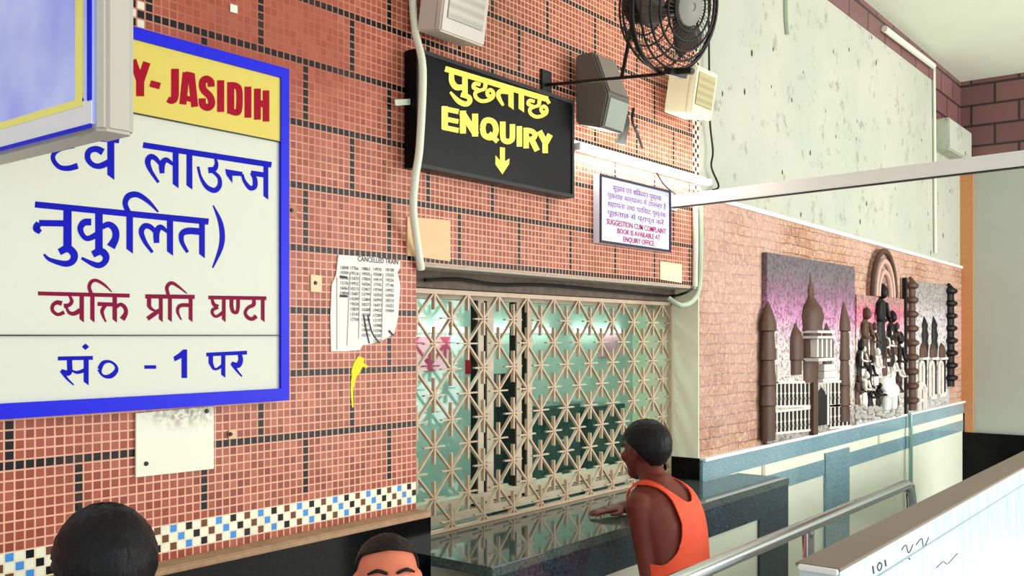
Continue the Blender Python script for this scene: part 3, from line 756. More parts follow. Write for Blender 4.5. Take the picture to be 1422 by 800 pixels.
MB().bar(a_+Vector((0, -.002, -.031)), b2+Vector((0, 0, -.031)), .03, .004, (0, 0, 1)).build('lower_lip', M_BLACK, br)
MB().box(a_.x-.05, a_.x+.05, WY-.012, WY-.001, a_.z-.04, a_.z+.04).build('wall_flange', M_WHITE, br, bevel=.002)

# ------------------------------------------------------------------ cables and conduits
def cable(name, label, cat, pts, r, mat, n=8, sub=6):
    P = catmull([W(*q) for q in pts], sub)
    return tag(MB().tube(P, r, n).build(name, mat, None, smooth=True), label, cat)
cable('conduit_pipe', 'white sagging conduit hanging in front of the left end of the enquiry sign', 'pipe',
      [(572, -60, 2.30), (573, 0, 2.30), (577, 46, 2.285), (587, 96, 2.228), (583, 200, 2.23), (577, 245, 2.235), (574, 290, 2.25), (579, 335, 2.285), (585, 374, 2.305)], .0135, M_CONDUIT, 10)
cable('cable', 'black cable running down the corner between tiles and plaster', 'cable', [(984, 0, 2.30), (985, 110, 2.30), (986, 170, 2.30), (990, 210, 2.3), (988, 232, 2.3), (998, 258, 2.3), (990, 264, 2.3)], .0055, M_CABLE)
cable('conduit_pipe', 'white flat conduit on the tile edge below the bar', 'pipe', [(965.5, 284, 2.305), (966, 340, 2.305), (965, 398, 2.305)], .014, M_CONDUIT)
cable('conduit_pipe', 'pale green pipe bending round under the tiled corner beside the stone wall', 'pipe', [(973, 284, 2.295), (973, 350, 2.295), (971, 398, 2.295), (962, 418, 2.295), (945, 424, 2.31), (928, 414, 2.36)], .013, M_GREENPIPE, 10)
cable('cable', 'black cable curving from the tube light to the bar', 'cable', [(912, 240, 2.30), (922, 256, 2.30), (938, 270, 2.30)], .004, M_CABLE)
cable('cable', 'short black cable curling beside the grey strap above the tube light', 'cable', [(880, 150, 2.29), (878, 168, 2.29), (886, 188, 2.29), (892, 206, 2.29)], .0065, M_CABLE)
cable('cable', 'black cable drooping along the lintel above the grille', 'cable', [(590, 389, 2.435), (640, 388, 2.43), (690, 395, 2.435), (760, 396, 2.43), (850, 404, 2.435), (925, 411, 2.435), (948, 408, 2.33), (961, 401, 2.30)], .007, M_CABLE)
cable('conduit_pipe', 'white conduit rising up the far plaster to the ceiling', 'pipe', [(1297, 92, 2.315), (1298, 200, 2.315), (1299, 352, 2.315)], .013, M_CONDUIT)
cable('conduit_pipe', 'white conduit along the brown band just under the ceiling', 'pipe', [(1228, 40, 2.30), (1262, 66, 2.30), (1296, 92, 2.30)], .026, M_CONDUIT)
cable('cable', 'grey cable hanging down the plaster right of the fan', 'cable', [(1093, -20, 2.315), (1093, 20, 2.315), (1095, 48, 2.315)], .012, M_GREENPIPE)
pp = WX(1272, 2.22)
tag(MB().tube([(pp, 2.262, 0), (pp, 2.262, 1.31)], .016, 10).build('steel_post', plain('greenish_steel', (150, 186, 176), .25, .6), None, smooth=True), 'slim upright post against the banded wall past the railing end', 'post')

# ------------------------------------------------------------------ loudspeakers
M_SPK = plain('grey_white_speaker_case', (206, 198, 186), .5, var=.06); M_SPK2 = plain('cream_speaker_case', (226, 222, 190), .5, var=.06)
M_SPKD = plain('dark_grey_speaker_case', (104, 98, 92), .5, var=.12)
def grillemat(name, a, b):
    k = N(name); co = k.coord(); v = k.n('ShaderNodeTexVoronoi'); v.inputs['Scale'].default_value = 190; v.inputs['Randomness'].default_value = 0
    k.t.links.new(co, v.inputs['Vector']); return k.done(k.mix(k.ramp(v.outputs['Distance'], [(.3, 1), (.4, 0)]), sr(*a), sr(*b)), .5)
def speaker(label, x0_, x1_, yb_, yf, z0_, z1_, tilt, case, grille):
    """wall box speaker; front faces -y, tipped downward by tilt about its rear lower edge"""
    t = thing('loudspeaker', label, 'speaker', ((x0_+x1_)/2, yb_, z0_))
    R = Matrix.Rotation(tilt, 3, 'X'); c = Vector(((x0_+x1_)/2, yb_, z0_))
    T = lambda x, y, z: c + R @ (Vector((x, y, z)) - c)
    def bx(xa, xb, ya_, yb2, za, zb_): 
        m = MB(); m.box(xa, xb, ya_, yb2, za, zb_, R, c); return m
    bx(x0_, x1_, yf+.03, yb_, z0_, z1_).build('cabinet', case, t, bevel=.004)
    bx(x0_-.004, x1_+.004, yf, yf+.03, z0_-.004, z1_+.004).build('front_frame', case, t, bevel=.006)
    bx(x0_+.02, x1_-.02, yf-.004, yf, z0_+.045, z1_-.02).build('grille', grille, t, bevel=.003)
    m = MB(); zz = z0_+.1
    m.bar(T((x0_+x1_)/2, yb_-.01, zz), Vector(((x0_+x1_)/2, WY-.001, c.z+.1)), .05, .01, (1, 0, 0)); m.build('wall_bracket', case, t)
    return t
G1 = grillemat('pale_perforated_grille', (190, 184, 168), (116, 112, 104)); G2 = grillemat('tan_perforated_grille', (180, 168, 120), (120, 108, 76))
speaker('grey white box speaker over the enquiry sign, tipped downward', 2.385, 2.61, 2.28, 2.165, EYE+1.045, EYE+1.36, math.radians(9), M_SPK, G1)
speaker('cream box speaker at the wall corner under the fan, tipped downward', 4.13, 4.345, 2.29, 2.14, EYE+1.09, EYE+1.31, math.radians(9), M_SPK2, G2)
sp = thing('loudspeaker', 'dark grey wedge speaker under the fan, right of the enquiry sign', 'speaker', (3.45, 2.29, EYE+.87))
xa, xb = 3.365, 3.545
prof = [(2.29, EYE+.90), (2.16, EYE+.865), (2.125, EYE+1.0), (2.20, EYE+1.19), (2.29, EYE+1.19)]
MB().prism([(xa, y_, z_) for y_, z_ in prof], (xb-xa, 0, 0)).build('cabinet', M_SPKD, sp, bevel=.008)
def on(p0, p1, t0, t1, m, nm):
    (ya_, za), (yb_, zb_) = p0, p1; d = Vector((0, yb_-ya_, zb_-za)); nrm = Vector((0, d.z, -d.y)).normalized()
    if nrm.y > 0: nrm = -nrm
    o_ = Vector((0, ya_, za)); a2, b2_ = o_+d*t0, o_+d*t1
    MB().prism([Vector((xa+.018, 0, 0))+a2, Vector((xb-.018, 0, 0))+a2, Vector((xb-.018, 0, 0))+b2_, Vector((xa+.018, 0, 0))+b2_], nrm*.005).build(nm, m, sp)
on(prof[1], prof[2], .08, .92, plain('grey_green_panel', (150, 158, 146), .3), 'lower_panel'); on(prof[2], prof[3], .08, .92, plain('brown_grey_grille', (128, 118, 108), .6, var=.2, scale=60), 'upper_grille')
MB().bar((3.455, 2.285, EYE+1.04), (3.455, WY-.001, EYE+1.04), .05, .02, (1, 0, 0)).build('wall_bracket', M_SPKD, sp)

# ------------------------------------------------------------------ wall fan
fc = W(938, 10, 1.70)
Rv, Tv, Uv = Vector((RT[0], RT[1], 0)), Vector((-FW[0], -FW[1], 0)), Vector((0, 0, 1))
ax = (Rv*.66 + Tv*.72 - Uv*.24).normalized()
e1 = ax.cross(Uv).normalized(); e2 = e1.cross(ax).normalized()
fan = thing('wall_fan', 'large black wire caged wall fan at the top, right of the enquiry sign', 'fan', (fc.x, WY, fc.z-.24))
M_WIRE = plain('black_fan_wire', (30, 26, 26), .45, var=.2); M_FANG = plain('grey_fan_plastic', (132, 132, 124), .45, var=.08)
RF = .238
def fr(r_, d_, n=48): return [fc + ax*d_ + (e1*math.cos(2*PI*i/n) + e2*math.sin(2*PI*i/n))*r_ for i in range(n)]
def fp(r_, d_, a_): return fc + ax*d_ + (e1*math.cos(a_) + e2*math.sin(a_))*r_
g = MB()
for r_, d_ in ((.085, .070), (.12, .066), (.155, .058), (.19, .044), (.218, .024)): g.tube(fr(r_, d_), .0042, 6, closed=True)
for i in range(44):
    a_ = 2*PI*i/44
    g.tube([fp(r_, d_, a_+s_) for r_, d_, s_ in ((.06, .068, 0), (.118, .066, .12), (.17, .053, .2), (.218, .024, .24), (RF, 0, .25))], .0013, 5)
g.build('front_guard', M_WIRE, fan)
g = MB()
for r_, d_ in ((.06, -.15), (.10, -.147), (.14, -.135), (.185, -.108), (.218, -.06)): g.tube(fr(r_, d_), .004, 6, closed=True)
for i in range(44):
    a_ = 2*PI*i/44
    g.tube([fp(r_, d_, a_-s_) for r_, d_, s_ in ((.06, -.15, 0), (.12, -.144, .1), (.185, -.108, .16), (.222, -.052, .18), (RF, 0, .2))], .0013, 5)
g.build('rear_guard', M_WIRE, fan)
g = MB().tube(fr(RF, .004), .005, 8, closed=True); g.tube(fr(RF, -.008), .005, 8, closed=True); g.build('rim', M_WIRE, fan, smooth=True)
MB().lathe(fc+ax*.058, [(.056, 0), (.068, .006), (.066, .014), (.045, .022), (.015, .026), (.012, .022)], 28, ax).build('centre_badge', M_FANG, fan, smooth=True)
bl = MB()
for q in range(3):
    rows_ = []
    for r_ in (.03, .07, .12, .165, .19):
        wd_ = (.3, .6, .75, .72, .5)[(.03, .07, .12, .165, .19).index(r_)]
        rows_.append([fp(r_, -.005 - .028*math.sin((s_-.5)*2)*1.0, 2*PI*q/3 + PI/2 + .2 + (s_-.5)*wd_) for s_ in (0, .25, .5, .75, 1)])
    vs = [[bl.bm.verts.new(p_) for p_ in row] for row in rows_]
    for A_, B_ in zip(vs, vs[1:]):
        for i in range(4): bl.bm.faces.new((A_[i], A_[i+1], B_[i+1], B_[i]))
bo = bl.build('blades', plain('dark_brown_blades', (78, 66, 60), .4), fan, smooth='all'); md = bo.modifiers.new('t', 'SOLIDIFY'); md.thickness = .003
MB().lathe(fc-ax*.03, [(.03, 0), (.034, .02), (.03, .05), (.01, .06)], 18, ax).build('hub', M_WIRE, fan, smooth=True)
MB().lathe(fc-ax*.23, [(.03, 0), (.055, .02), (.062, .06), (.062, .12), (.05, .14)], 24, ax).build('motor', M_WIRE, fan, smooth=True)
wp = W(757, 118, WY-.002); rod_end = W(962, 99, 1.62)
arm = MB().tube([wp, rod_end], .007, 10); arm.tube([rod_end + (wp-rod_end)*.0, fc-ax*.02-Vector((0, 0, .236))], .012, 8)
mo = fc-ax*.2; arm.tube([mo, mo+Vector((.02, .04, -.12)), wp+(rod_end-wp)*.55], .008, 10)
arm.build('arm', M_WIRE, fan, smooth=True)
MB().box(wp.x-.035, wp.x+.035, WY-.012, WY-.001, wp.z-.06, wp.z+.06).build('wall_plate', M_WIRE, fan, bevel=.003)
kn = fc - Vector((0, 0, .244)); MB().obox(kn, e1, e2, ax, .05, .012, .018).build('clamp', M_WIRE, fan, bevel=.003)

# ------------------------------------------------------------------ carved wall panels
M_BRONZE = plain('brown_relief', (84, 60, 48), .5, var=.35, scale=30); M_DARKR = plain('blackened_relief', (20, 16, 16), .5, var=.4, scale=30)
M_PALE = plain('whitish_relief', (222, 214, 204), .5, var=.2, scale=40)
class Rel:
    """relief shapes drawn in the frame of one close-up of the photograph, raised from the wall"""
    def __init__(s, x0, y0, sc_, y): s.x0, s.y0, s.s, s.y = x0, y0, sc_, y
    def q(s, x, y, dy=0): return W(s.x0 + x/s.s, s.y0 + y/s.s, s.y) + Vector((0, dy, 0))
    def X(s, x): return s.q(x, 0).x
    def Z(s, x, y): return s.q(x, y).z
    def slab(s, mb, pts, d): mb.prism([s.q(*p) for p in pts], (0, -d, 0)); return mb
    def rect(s, mb, x0, y0, x1, y1, d):
        a_, b_ = s.q(x0, y0), s.q(x1, y1); c_ = s.q(x0, y1); mb.box(a_.x, b_.x, s.y-d, s.y+.002, c_.z, a_.z); return mb
    def tower(s, mb, x, ys, hw, squash=.5):
        """turned half-column: ys photo heights from the bottom up, hw half widths in metres"""
        xm = s.X(x); z = [s.Z(x, y_) for y_ in ys]
        mb.lathe((xm, s.y, 0), [(h_, z_) for h_, z_ in zip(hw, z)], 14, (0, 0, 1), squash); return mb
    def arch(s, mb, xa, xb, yb_, yt, w_, d):
        """arched frame standing on the wall"""
        x0_, x1_ = s.X(xa), s.X(xb); zb_ = s.Z(xa, yb_); zt_ = s.Z(xa, yt); r_ = (x1_-x0_)/2; cx_ = (x0_+x1_)/2; zc = zt_-r_
        pts = [Vector((x0_, s.y-d/2, zb_))] + [Vector((cx_-r_*math.cos(a_), s.y-d/2, zc+r_*math.sin(a_))) for a_ in [PI*i/14 for i in range(15)]] + [Vector((x1_, s.y-d/2, zb_))]
        mb.tube(pts, w_, 6); return mb
PY = WY-.004
# left panel: domed shrine with arcade
r1 = Rel(1055, 340, 2.857, PY)
p1 = thing('carved_panel', 'large carved temple panel with dome and arcades, leftmost on the stone wall', 'wall relief', r1.q(190, 740))
zt1 = r1.Z(190, 60); zb1 = Z_DADO+.014; xa1, xb1 = r1.X(10), r1.X(361)
MB().box(xa1, xb1, PY-.03, PY+.003, zb1, zt1).build('ground', speckle('mauve_speckled_ground', [(0, (170, 160, 150)), (.3, (226, 216, 206)), (.5, (224, 196, 204)), (.62, (200, 134, 176)), (.74, (142, 98, 124)), (.85, (110, 98, 104)), (1, (96, 90, 94))]), p1, bevel=.003)
r1.y = PY-.03
m = MB()
r1.tower(m, 200, [460, 452, 345, 340, 320, 285, 250, 225, 205, 180, 150, 112], [.13, .12, .12, .135, .13, .15, .125, .075, .04, .045, .02, .006])
r1.tower(m, 200, [545, 460], [.12, .12], .3); m.build('main_dome', M_BRONZE, p1, smooth=True)
for x_ in (140, 263):
    m = MB(); r1.tower(m, x_, [515, 460, 455, 400, 370, 345, 330, 310], [.07, .07, .085, .085, .08, .06, .03, .008]); m.build('small_dome', M_BRONZE, p1, smooth=True)
for x_, yo in ((33, 0), (332, 10)):
    m = MB(); r1.tower(m, x_, [775-(75 if x_ > 100 else 0), 640, 635, 560, 555, 460, 455, 345, 340, 300, 270, 245, 225], [.07, .07, .085, .065, .08, .062, .08, .06, .085, .075, .05, .028, .006])
    m.build('minaret', M_BRONZE, p1, smooth=True)
m = MB()
for x_ in (182, 200, 218, 236): r1.rect(m, x_-3, 375, x_+3, 445, .080)
r1.rect(m, 172, 450, 246, 462, .10); r1.rect(m, 172, 340, 242, 350, .095); r1.rect(m, 172, 362, 242, 372, .095)
for i, (a_, b_, c_, d_) in enumerate(((214, 475, 258, 500), (214, 502, 268, 528), (210, 530, 272, 545))): r1.rect(m, a_, b_, c_, d_, .07)
m.build('drum_mouldings', M_PALE, p1)
for x_ in (60, 349):
    m = MB()
    for ya_, yb_ in ((345, 398), (405, 456), (470, 545)): r1.arch(m, x_-7, x_+7, yb_, ya_, .008, .008); r1.rect(m, x_-10, yb_, x_+9, yb_+6, .010)
    m.build('minaret_windows', M_PALE, p1)
for row, (ya_, yb_) in enumerate(((545, 640), (648, 735))):
    for xa_, xb_ in ((58, 206), (272, 357)):
        m = MB(); dk = MB(); kf = -.10 if row else -.02
        k0, k1 = (xa_-200)*kf, (xb_-200)*kf
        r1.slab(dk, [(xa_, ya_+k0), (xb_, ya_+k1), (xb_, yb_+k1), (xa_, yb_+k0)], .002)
        for x_ in range(xa_+8, xb_-2, 16):
            k_ = (x_-200)*kf
            r1.rect(m, x_-2.4, ya_+k_, x_+2.2, yb_+k_, .005); r1.rect(m, x_-4.5, ya_+k_+40, x_+4, ya_+k_+46, .006); r1.rect(m, x_-2.4, ya_+k_+62, x_+4.5, ya_+k_+66, .005)
        for yy_ in (ya_, yb_): r1.slab(m, [(xa_, yy_-5+k0), (xb_, yy_-5+k1), (xb_, yy_+4+k1), (xa_, yy_+4+k0)], .010)
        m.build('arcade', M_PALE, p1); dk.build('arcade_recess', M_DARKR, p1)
m = MB(); r1.rect(m, 217, 548, 224, 722, .008); r1.rect(m, 264, 545, 271, 715, .008); r1.rect(m, 212, 545, 276, 556, .012); m.build('gate_frame', M_PALE, p1)
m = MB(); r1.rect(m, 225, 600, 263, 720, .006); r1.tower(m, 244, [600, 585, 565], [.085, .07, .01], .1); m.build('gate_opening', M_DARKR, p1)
MB().box(r1.X(196), r1.X(214), r1.y-.03, r1.y+.002, zb1, r1.Z(205, 470)).build('pilaster', M_BRONZE, p1)

# middle panel: arched shrine with figures
r2 = Rel(1170, 340, 3.08, PY)
p2 = thing('carved_panel', 'carved shrine panel with round arch and crowd of figures, middle of the stone wall', 'wall relief', r2.q(155, 750))
zb2 = Z_DADO+.014
M_GR2 = speckle('rose_speckled_ground', [(0, (206, 206, 196)), (.3, (220, 214, 206)), (.48, (255, 246, 246)), (.6, (248, 160, 180)), (.68, (226, 110, 140)), (.76, (186, 136, 130)), (1, (170, 140, 126))])
xl, xr_ = r2.X(44), r2.X(256); xc, rad = (r2.X(104)+r2.X(206))/2, (r2.X(206)-r2.X(104))/2
zs = r2.Z(70, 215); ztop = r2.Z(150, 18)
pts = [(xl, zb2), (xr_, zb2), (xr_, zs), (xc+rad, zs)] + [(xc+rad*math.cos(a_), zs+(ztop-zs)*math.sin(a_)) for a_ in [PI*i/18 for i in range(1, 18)]] + [(xc-rad, zs), (xl, zs)]
MB().prism([(a_, PY+.003, b_) for a_, b_ in pts], (0, -.03, 0)).build('ground', M_GR2, p2)
r2.y = PY-.027
m = MB()
def ringarch(mb, f_, w_): mb.tube([Vector((xc+rad*f_*math.cos(a_), r2.y-.012, zs+(ztop-zs)*f_*math.sin(a_))) for a_ in [PI*i/20 for i in range(21)]], w_, 8)
ringarch(m, .96, .022); m.build('outer_arch', M_BRONZE, p2, smooth=True)
m = MB(); ringarch(m, .74, .022); ringarch(m, .52, .02); m.build('inner_arches', plain('pinkish_arch', (196, 160, 146), .5, var=.2, scale=30), p2, smooth=True)
def figure(x_, yb_, yt, wd_, mat, nm):
    wd_ *= .72
    """draped standing figure in half relief"""
    zb_, zt_ = r2.Z(x_, yb_), r2.Z(x_, yt); h_ = zt_-zb_; xm = r2.X(x_); mb = MB()
    mb.lathe((xm, r2.y-.005, zb_), [(wd_*.8, 0), (wd_, h_*.12), (wd_*.7, h_*.38), (wd_*.9, h_*.62), (wd_*.8, h_*.74), (wd_*.3, h_*.79), (wd_*.28, h_*.80)], 12, (0, 0, 1), .35)
    mb.ball((xm, r2.y-.02, zb_+h_*.87), (wd_*.42, wd_*.42, h_*.09)); mb.lathe((xm, r2.y-.02, zb_+h_*.9), [(wd_*.4, 0), (wd_*.3, h_*.05), (.004, h_*.1)], 10)
    for s_ in (-1, 1): mb.limb([(xm+s_*wd_*.8, r2.y-.02, zb_+h_*.7), (xm+s_*wd_*1.15, r2.y-.03, zb_+h_*.52), (xm+s_*wd_*.5, r2.y-.06, zb_+h_*.48)], [wd_*.22, wd_*.18, wd_*.14], 8, 3)
    mb.build(nm, mat, p2, smooth=True)
figure(160, 470, 165, .14, M_DARKR, 'central_figure'); figure(92, 520, 265, .11, M_BRONZE, 'figure'); figure(203, 520, 280, .11, M_DARKR, 'figure')
figure(68, 640, 400, .08, M_DARKR, 'figure'); figure(238, 620, 370, .09, M_DARKR, 'figure')
for x_, a_, b_, mt in ((112, 640, 470, M_DARKR), (140, 600, 440, M_PALE), (178, 560, 400, M_BRONZE), (212, 600, 470, M_PALE), (92, 690, 540, M_PALE), (228, 690, 560, M_BRONZE), (125, 500, 330, M_BRONZE), (150, 690, 590, M_DARKR), (116, 700, 600, M_DARKR), (78, 560, 430, M_PALE), (192, 500, 360, M_PALE), (222, 480, 330, M_BRONZE), (60, 690, 560, M_BRONZE), (240, 620, 500, M_PALE)): figure(x_, a_, b_, .07, mt, 'kneeling_figure')
bx_, bz_ = r2.X(185), r2.Z(185, 625); m = MB()
m.ball((bx_, r2.y-.03, bz_), (.16, .06, .07)); m.ball((bx_-.15, r2.y-.04, bz_+.06), (.06, .045, .055)); m.ball((bx_-.19, r2.y-.05, bz_+.03), (.035, .03, .03)); m.ball((bx_-.03, r2.y-.03, bz_+.06), (.06, .05, .05))
for dx in (-.1, -.04, .07, .12): m.limb([(bx_+dx, r2.y-.03, bz_-.03), (bx_+dx, r2.y-.03, bz_-.13)], [.026, .02], 8, 2)
m.build('seated_bull', plain('white_marble', (236, 238, 232), .3, var=.05), p2, smooth=True)
m = MB(); random.seed(5)
for i in range(70):
    t_ = random.random(); x_ = 52+188*t_; y_ = random.uniform(690, 745)-14*t_
    m.ball(r2.q(x_, y_, -.0), (.03, .03, .02), 7, 5)
m.build('pebbled_base', plain('grey_pebble', (176, 172, 164), .6, var=.35, scale=40), p2, smooth=True)

# right panel: towers between two knobbed columns
r3 = Rel(1245, 380, 3.64, PY)
p3 = thing('carved_panel', 'narrow carved panel with slim spires between dark columns, rightmost on the stone wall', 'wall relief', r3.q(165, 650))
xa3, xb3 = r3.X(41), r3.X(250)
MB().box(xa3, xb3, PY-.03, PY+.003, zb2, r3.Z(160, 48)).build('ground', speckle('grey_speckled_ground', [(0, (206, 204, 200)), (.4, (216, 212, 210)), (.6, (214, 202, 208)), (.75, (176, 168, 164)), (1, (140, 136, 130))]), p3, bevel=.003)
r3.y = PY-.03
def knobs(x_, yb_, yt, hw, n_, nm, mat):
    m = MB(); zb_, zt_ = r3.Z(x_, yb_), r3.Z(x_, yt); pr = []
    for i in range(n_):
        a_ = zb_+(zt_-zb_)*i/n_; b_ = zb_+(zt_-zb_)*(i+1)/n_; d_ = b_-a_
        big_ = hw*(1.0 if i < n_*.45 else .95)
        pr += [(big_*.62, a_), (big_*.62, a_+d_*.45), (big_, a_+d_*.6), (big_, a_+d_*.8), (big_*.62, a_+d_*.95)]
    pr.append((.01, zt_+.04)); m.lathe((r3.X(x_), r3.y, 0), pr, 12, (0, 0, 1), .8); m.build(nm, mat, p3, smooth=True)
knobs(70, 690, 40, .085, 9, 'left_column', M_BRONZE); knobs(264, 570, 70, .10, 8, 'right_column', M_DARKR)
MB().box(r3.X(40), r3.X(46), r3.y-.012, r3.y+.02, zb2, r3.Z(40, 20)).build('side_batten', M_DARKR, p3)
for x_ in (138, 186):
    m = MB(); r3.tower(m, x_, [420, 365, 340, 310, 285, 260, 240, 215], [.06, .075, .06, .075, .055, .065, .04, .006]); m.build('spire', M_DARKR, p3, smooth=True)
for x_ in (128, 178, 224):
    m = MB(); r3.tower(m, x_, [430, 400, 385, 365, 350], [.075, .08, .075, .055, .01]); m.build('domelet', M_BRONZE, p3, smooth=True)
    m = MB(); r3.rect(m, x_-20, 425, x_+14, 436, .04); r3.arch(m, x_-17, x_+2, 640-.25*(x_-100), 445, .014, .02); r3.rect(m, x_-20, 640-.25*(x_-100), x_+8, 655-.25*(x_-100), .03); m.build('niche', M_PALE, p3)
    m = MB(); r3.rect(m, x_+5, 436, x_+18, 630-.25*(x_-100), .012); m.build('niche_pillar', M_DARKR, p3)
m = MB(); r3.arch(m, 92, 120, 690, 560, .025, .06); m.build('small_gate', M_PALE, p3)

# ------------------------------------------------------------------ queue railing and low partition
rl = thing('queue_railing', 'polished steel tube railing running along in front of the counter', 'railing', (3.4, 1.32, 0))
zr = EYE-.705; yr = 1.32; xr1 = 4.80
P_ = [Vector((1.75, yr, 0)), Vector((1.75, yr, zr-.1)), Vector((1.77, yr, zr-.03)), Vector((1.84, yr, zr)), Vector((3.2, yr, zr)), Vector((xr1-.1, yr, zr)), Vector((xr1-.03, yr, zr-.02)), Vector((xr1, yr, zr-.09)), Vector((xr1, yr, 0))]
path = []
for i_, a_ in enumerate(P_[:-1]):
    for t_ in (0, .5): path.append(a_.lerp(P_[i_+1], t_))
path.append(P_[-1])
MB().tube(path, .025, 18).build('rail', M_STEEL, rl, smooth='all')
MB().tube([(3.47, yr, 0), (3.47, yr, zr-.02)], .022, 16).build('post', M_STEEL, rl, smooth=True)
for x in (1.75, 3.47, xr1): MB().lathe((x, yr, 0), [(.05, 0), (.05, .006), (.03, .012)], 18).build('floor_flange', M_STEEL, rl, smooth=True)
lp = thing('partition_wall', 'low partition with brown stone coping and white scribbled face, bottom right', 'partition', (5.5, 1.13, 0))
M_COPE = plain('brown_stone_coping', (132, 120, 108), .6, var=.08, scale=10)
k = N('streaky_white_laminate'); x, y, z = k.xyz(k.coord()); v = k.comb(k.math('MULTIPLY', x, 9), y, k.math('MULTIPLY', z, 1.2))
col = k.mix(k.ramp(k.noise(3, 4, .6, v), [(.35, 0), (.7, 1)]), sr(226, 236, 236), sr(184, 206, 212)); M_LAM = k.done(col, .18)
zp = EYE-.752
MB().box(3.08, 8.6, 1.066, 1.215, zp-.012, zp).build('coping', M_COPE, lp, bevel=.002)
MB().box(3.09, 8.6, 1.07, 1.205, 0, zp-.0125).build('panel', M_LAM, lp)
MB().box(3.062, 3.0795, 1.07, 1.20, zp-.02, zp-.002).build('end_trim', M_WHITE, lp, bevel=.003)
MB().box(3.1, 8.6, 1.066, 1.07, zp-.105, zp-.099).build('groove', plain('grey_groove', (150, 170, 176), .4), lp)
sp_ = Pen(0, 0, 1, 1.0695)
def scr(pts, w_): sp_.curve(pts, w_)
for dx in (0, 9, 17): 
    if dx == 9: scr([(1221.5, 781), (1218.5, 787), (1220.5, 792.5), (1223.5, 790), (1224.5, 784), (1221.5, 781)], 1.7)
    else: sp_.line((1212+dx, 786-dx*.5), (1213.5+dx, 797-dx*.6), 2.2)
sp_.curve([(1252, 764), (1258, 757), (1262, 768), (1268, 756)], 1.3).curve([(1272, 757), (1280, 748), (1283, 760), (1290, 746)], 1.2).line((1262, 775), (1264, 777), 2)
sp_.curve([(1300, 789), (1310, 780), (1316, 783), (1330, 768)], 1.0)
sp_.build('scribbles', plain('blue_black_pen', (40, 52, 70), .5), lp)

# ------------------------------------------------------------------ office furniture seen through the grille
M_CAB = plain('dark_green_steel', (56, 92, 90), .4, var=.1)
def cabinet(label, x0_, x1_, ya_, yb_, h_):
    t = thing('filing_cabinet', label, 'cabinet', ((x0_+x1_)/2, (ya_+yb_)/2, 0), 'filing cabinets in the office')
    MB().box(x0_, x1_, ya_, yb_, 0, h_).build('body', M_CAB, t, bevel=.004)
    n_ = 3
    for i in range(n_):
        z_ = .05+i*(h_-.08)/n_; d = MB().box(x0_+.03, x1_-.03, ya_-.015, ya_-.001, z_, z_+(h_-.08)/n_-.02).build('drawer', M_CAB, t, bevel=.003)
        MB().box((x0_+x1_)/2-.06, (x0_+x1_)/2+.06, ya_-.035, ya_-.015, z_+.2, z_+.22).build('handle', M_STEEL, d)
cabinet('dark green filing cabinet behind the middle of the grille, nearer the dark door', WX(752, 4.2), WX(806, 4.2), 4.2, 4.75, 1.42)
cabinet('dark green filing cabinet behind the right of the grille', WX(818, 4.2), WX(868, 4.2), 4.2, 4.75, 1.38)
dr = thing('office_door', 'dark blue half open door inside the office behind the grille', 'door', (4.45, 3.6, 0))
MB().box(WX(686, 3.6), WX(707, 3.6), 3.58, 3.62, 0, 1.72).build('leaf', plain('dark_blue_door', (22, 52, 62), .4), dr, bevel=.003)
MB().box(WX(688, 3.6), WX(690, 3.6), 3.55, 3.58, 1.0, 1.12).build('handle', M_STEEL, dr)
M_PINK = plain('pink_poster_paper', (236, 92, 128), .7, var=.1); M_RED = plain('red_poster_paper', (206, 40, 52), .7)
for (lab, xx, ww, zz, hh, mt) in (('pink poster on the office back wall, left part of the grille', 5.55, .5, 1.66, .28, M_PINK), ('red poster on the office back wall, beside the pink one', 6.25, .3, 1.62, .24, M_RED), ('pale pink poster on the office back wall behind the right of the grille', 8.35, .42, 1.72, .26, plain('pale_pink_paper', (240, 176, 196), .7))):
    t = tag(MB().box(xx, xx+ww, IY1-.012, IY1-.001, zz, zz+hh).build('wall_poster', mt, None, bevel=.001), lab, 'poster')
M_TUBE2 = glow('lit_office_tube', (250, 255, 250), 9)
for i, xx in enumerate((5.25, 6.55, 7.85)):
    t = thing('tube_light', ('leftmost', 'middle', 'rightmost')[i] + ' of three tube lights on the office back wall', 'lamp', (xx, IY1, 1.98), 'office tube lights')
    MB().box(xx, xx+.95, IY1-.03, IY1-.001, 1.975, 2.015).build('batten', M_WHITE, t); MB().box(xx+.02, xx+.93, IY1-.055, IY1-.031, 1.975, 2.02).build('tube', M_TUBE2, t, bevel=.006)
for i, (xx, yy_) in enumerate(((3.2, 3.7), (5.6, 3.7), (8.0, 3.7))):  # out-of-view glowing panels, added to brighten the office interior
    t = thing('added_light_panel', ('left', 'middle', 'right')[i] + ' unseen light panel added to brighten the office behind the grille', 'lamp', (xx, yy_, 3.1), 'added office light panels')
    MB().box(xx-.5, xx+.5, yy_-.12, yy_+.12, 3.06, 3.099).build('housing', M_WHITE, t); MB().box(xx-.48, xx+.48, yy_-.1, yy_+.1, 3.05, 3.0595).build('diffuser', glow('lit_diffuser', (240, 255, 250), 36), t)

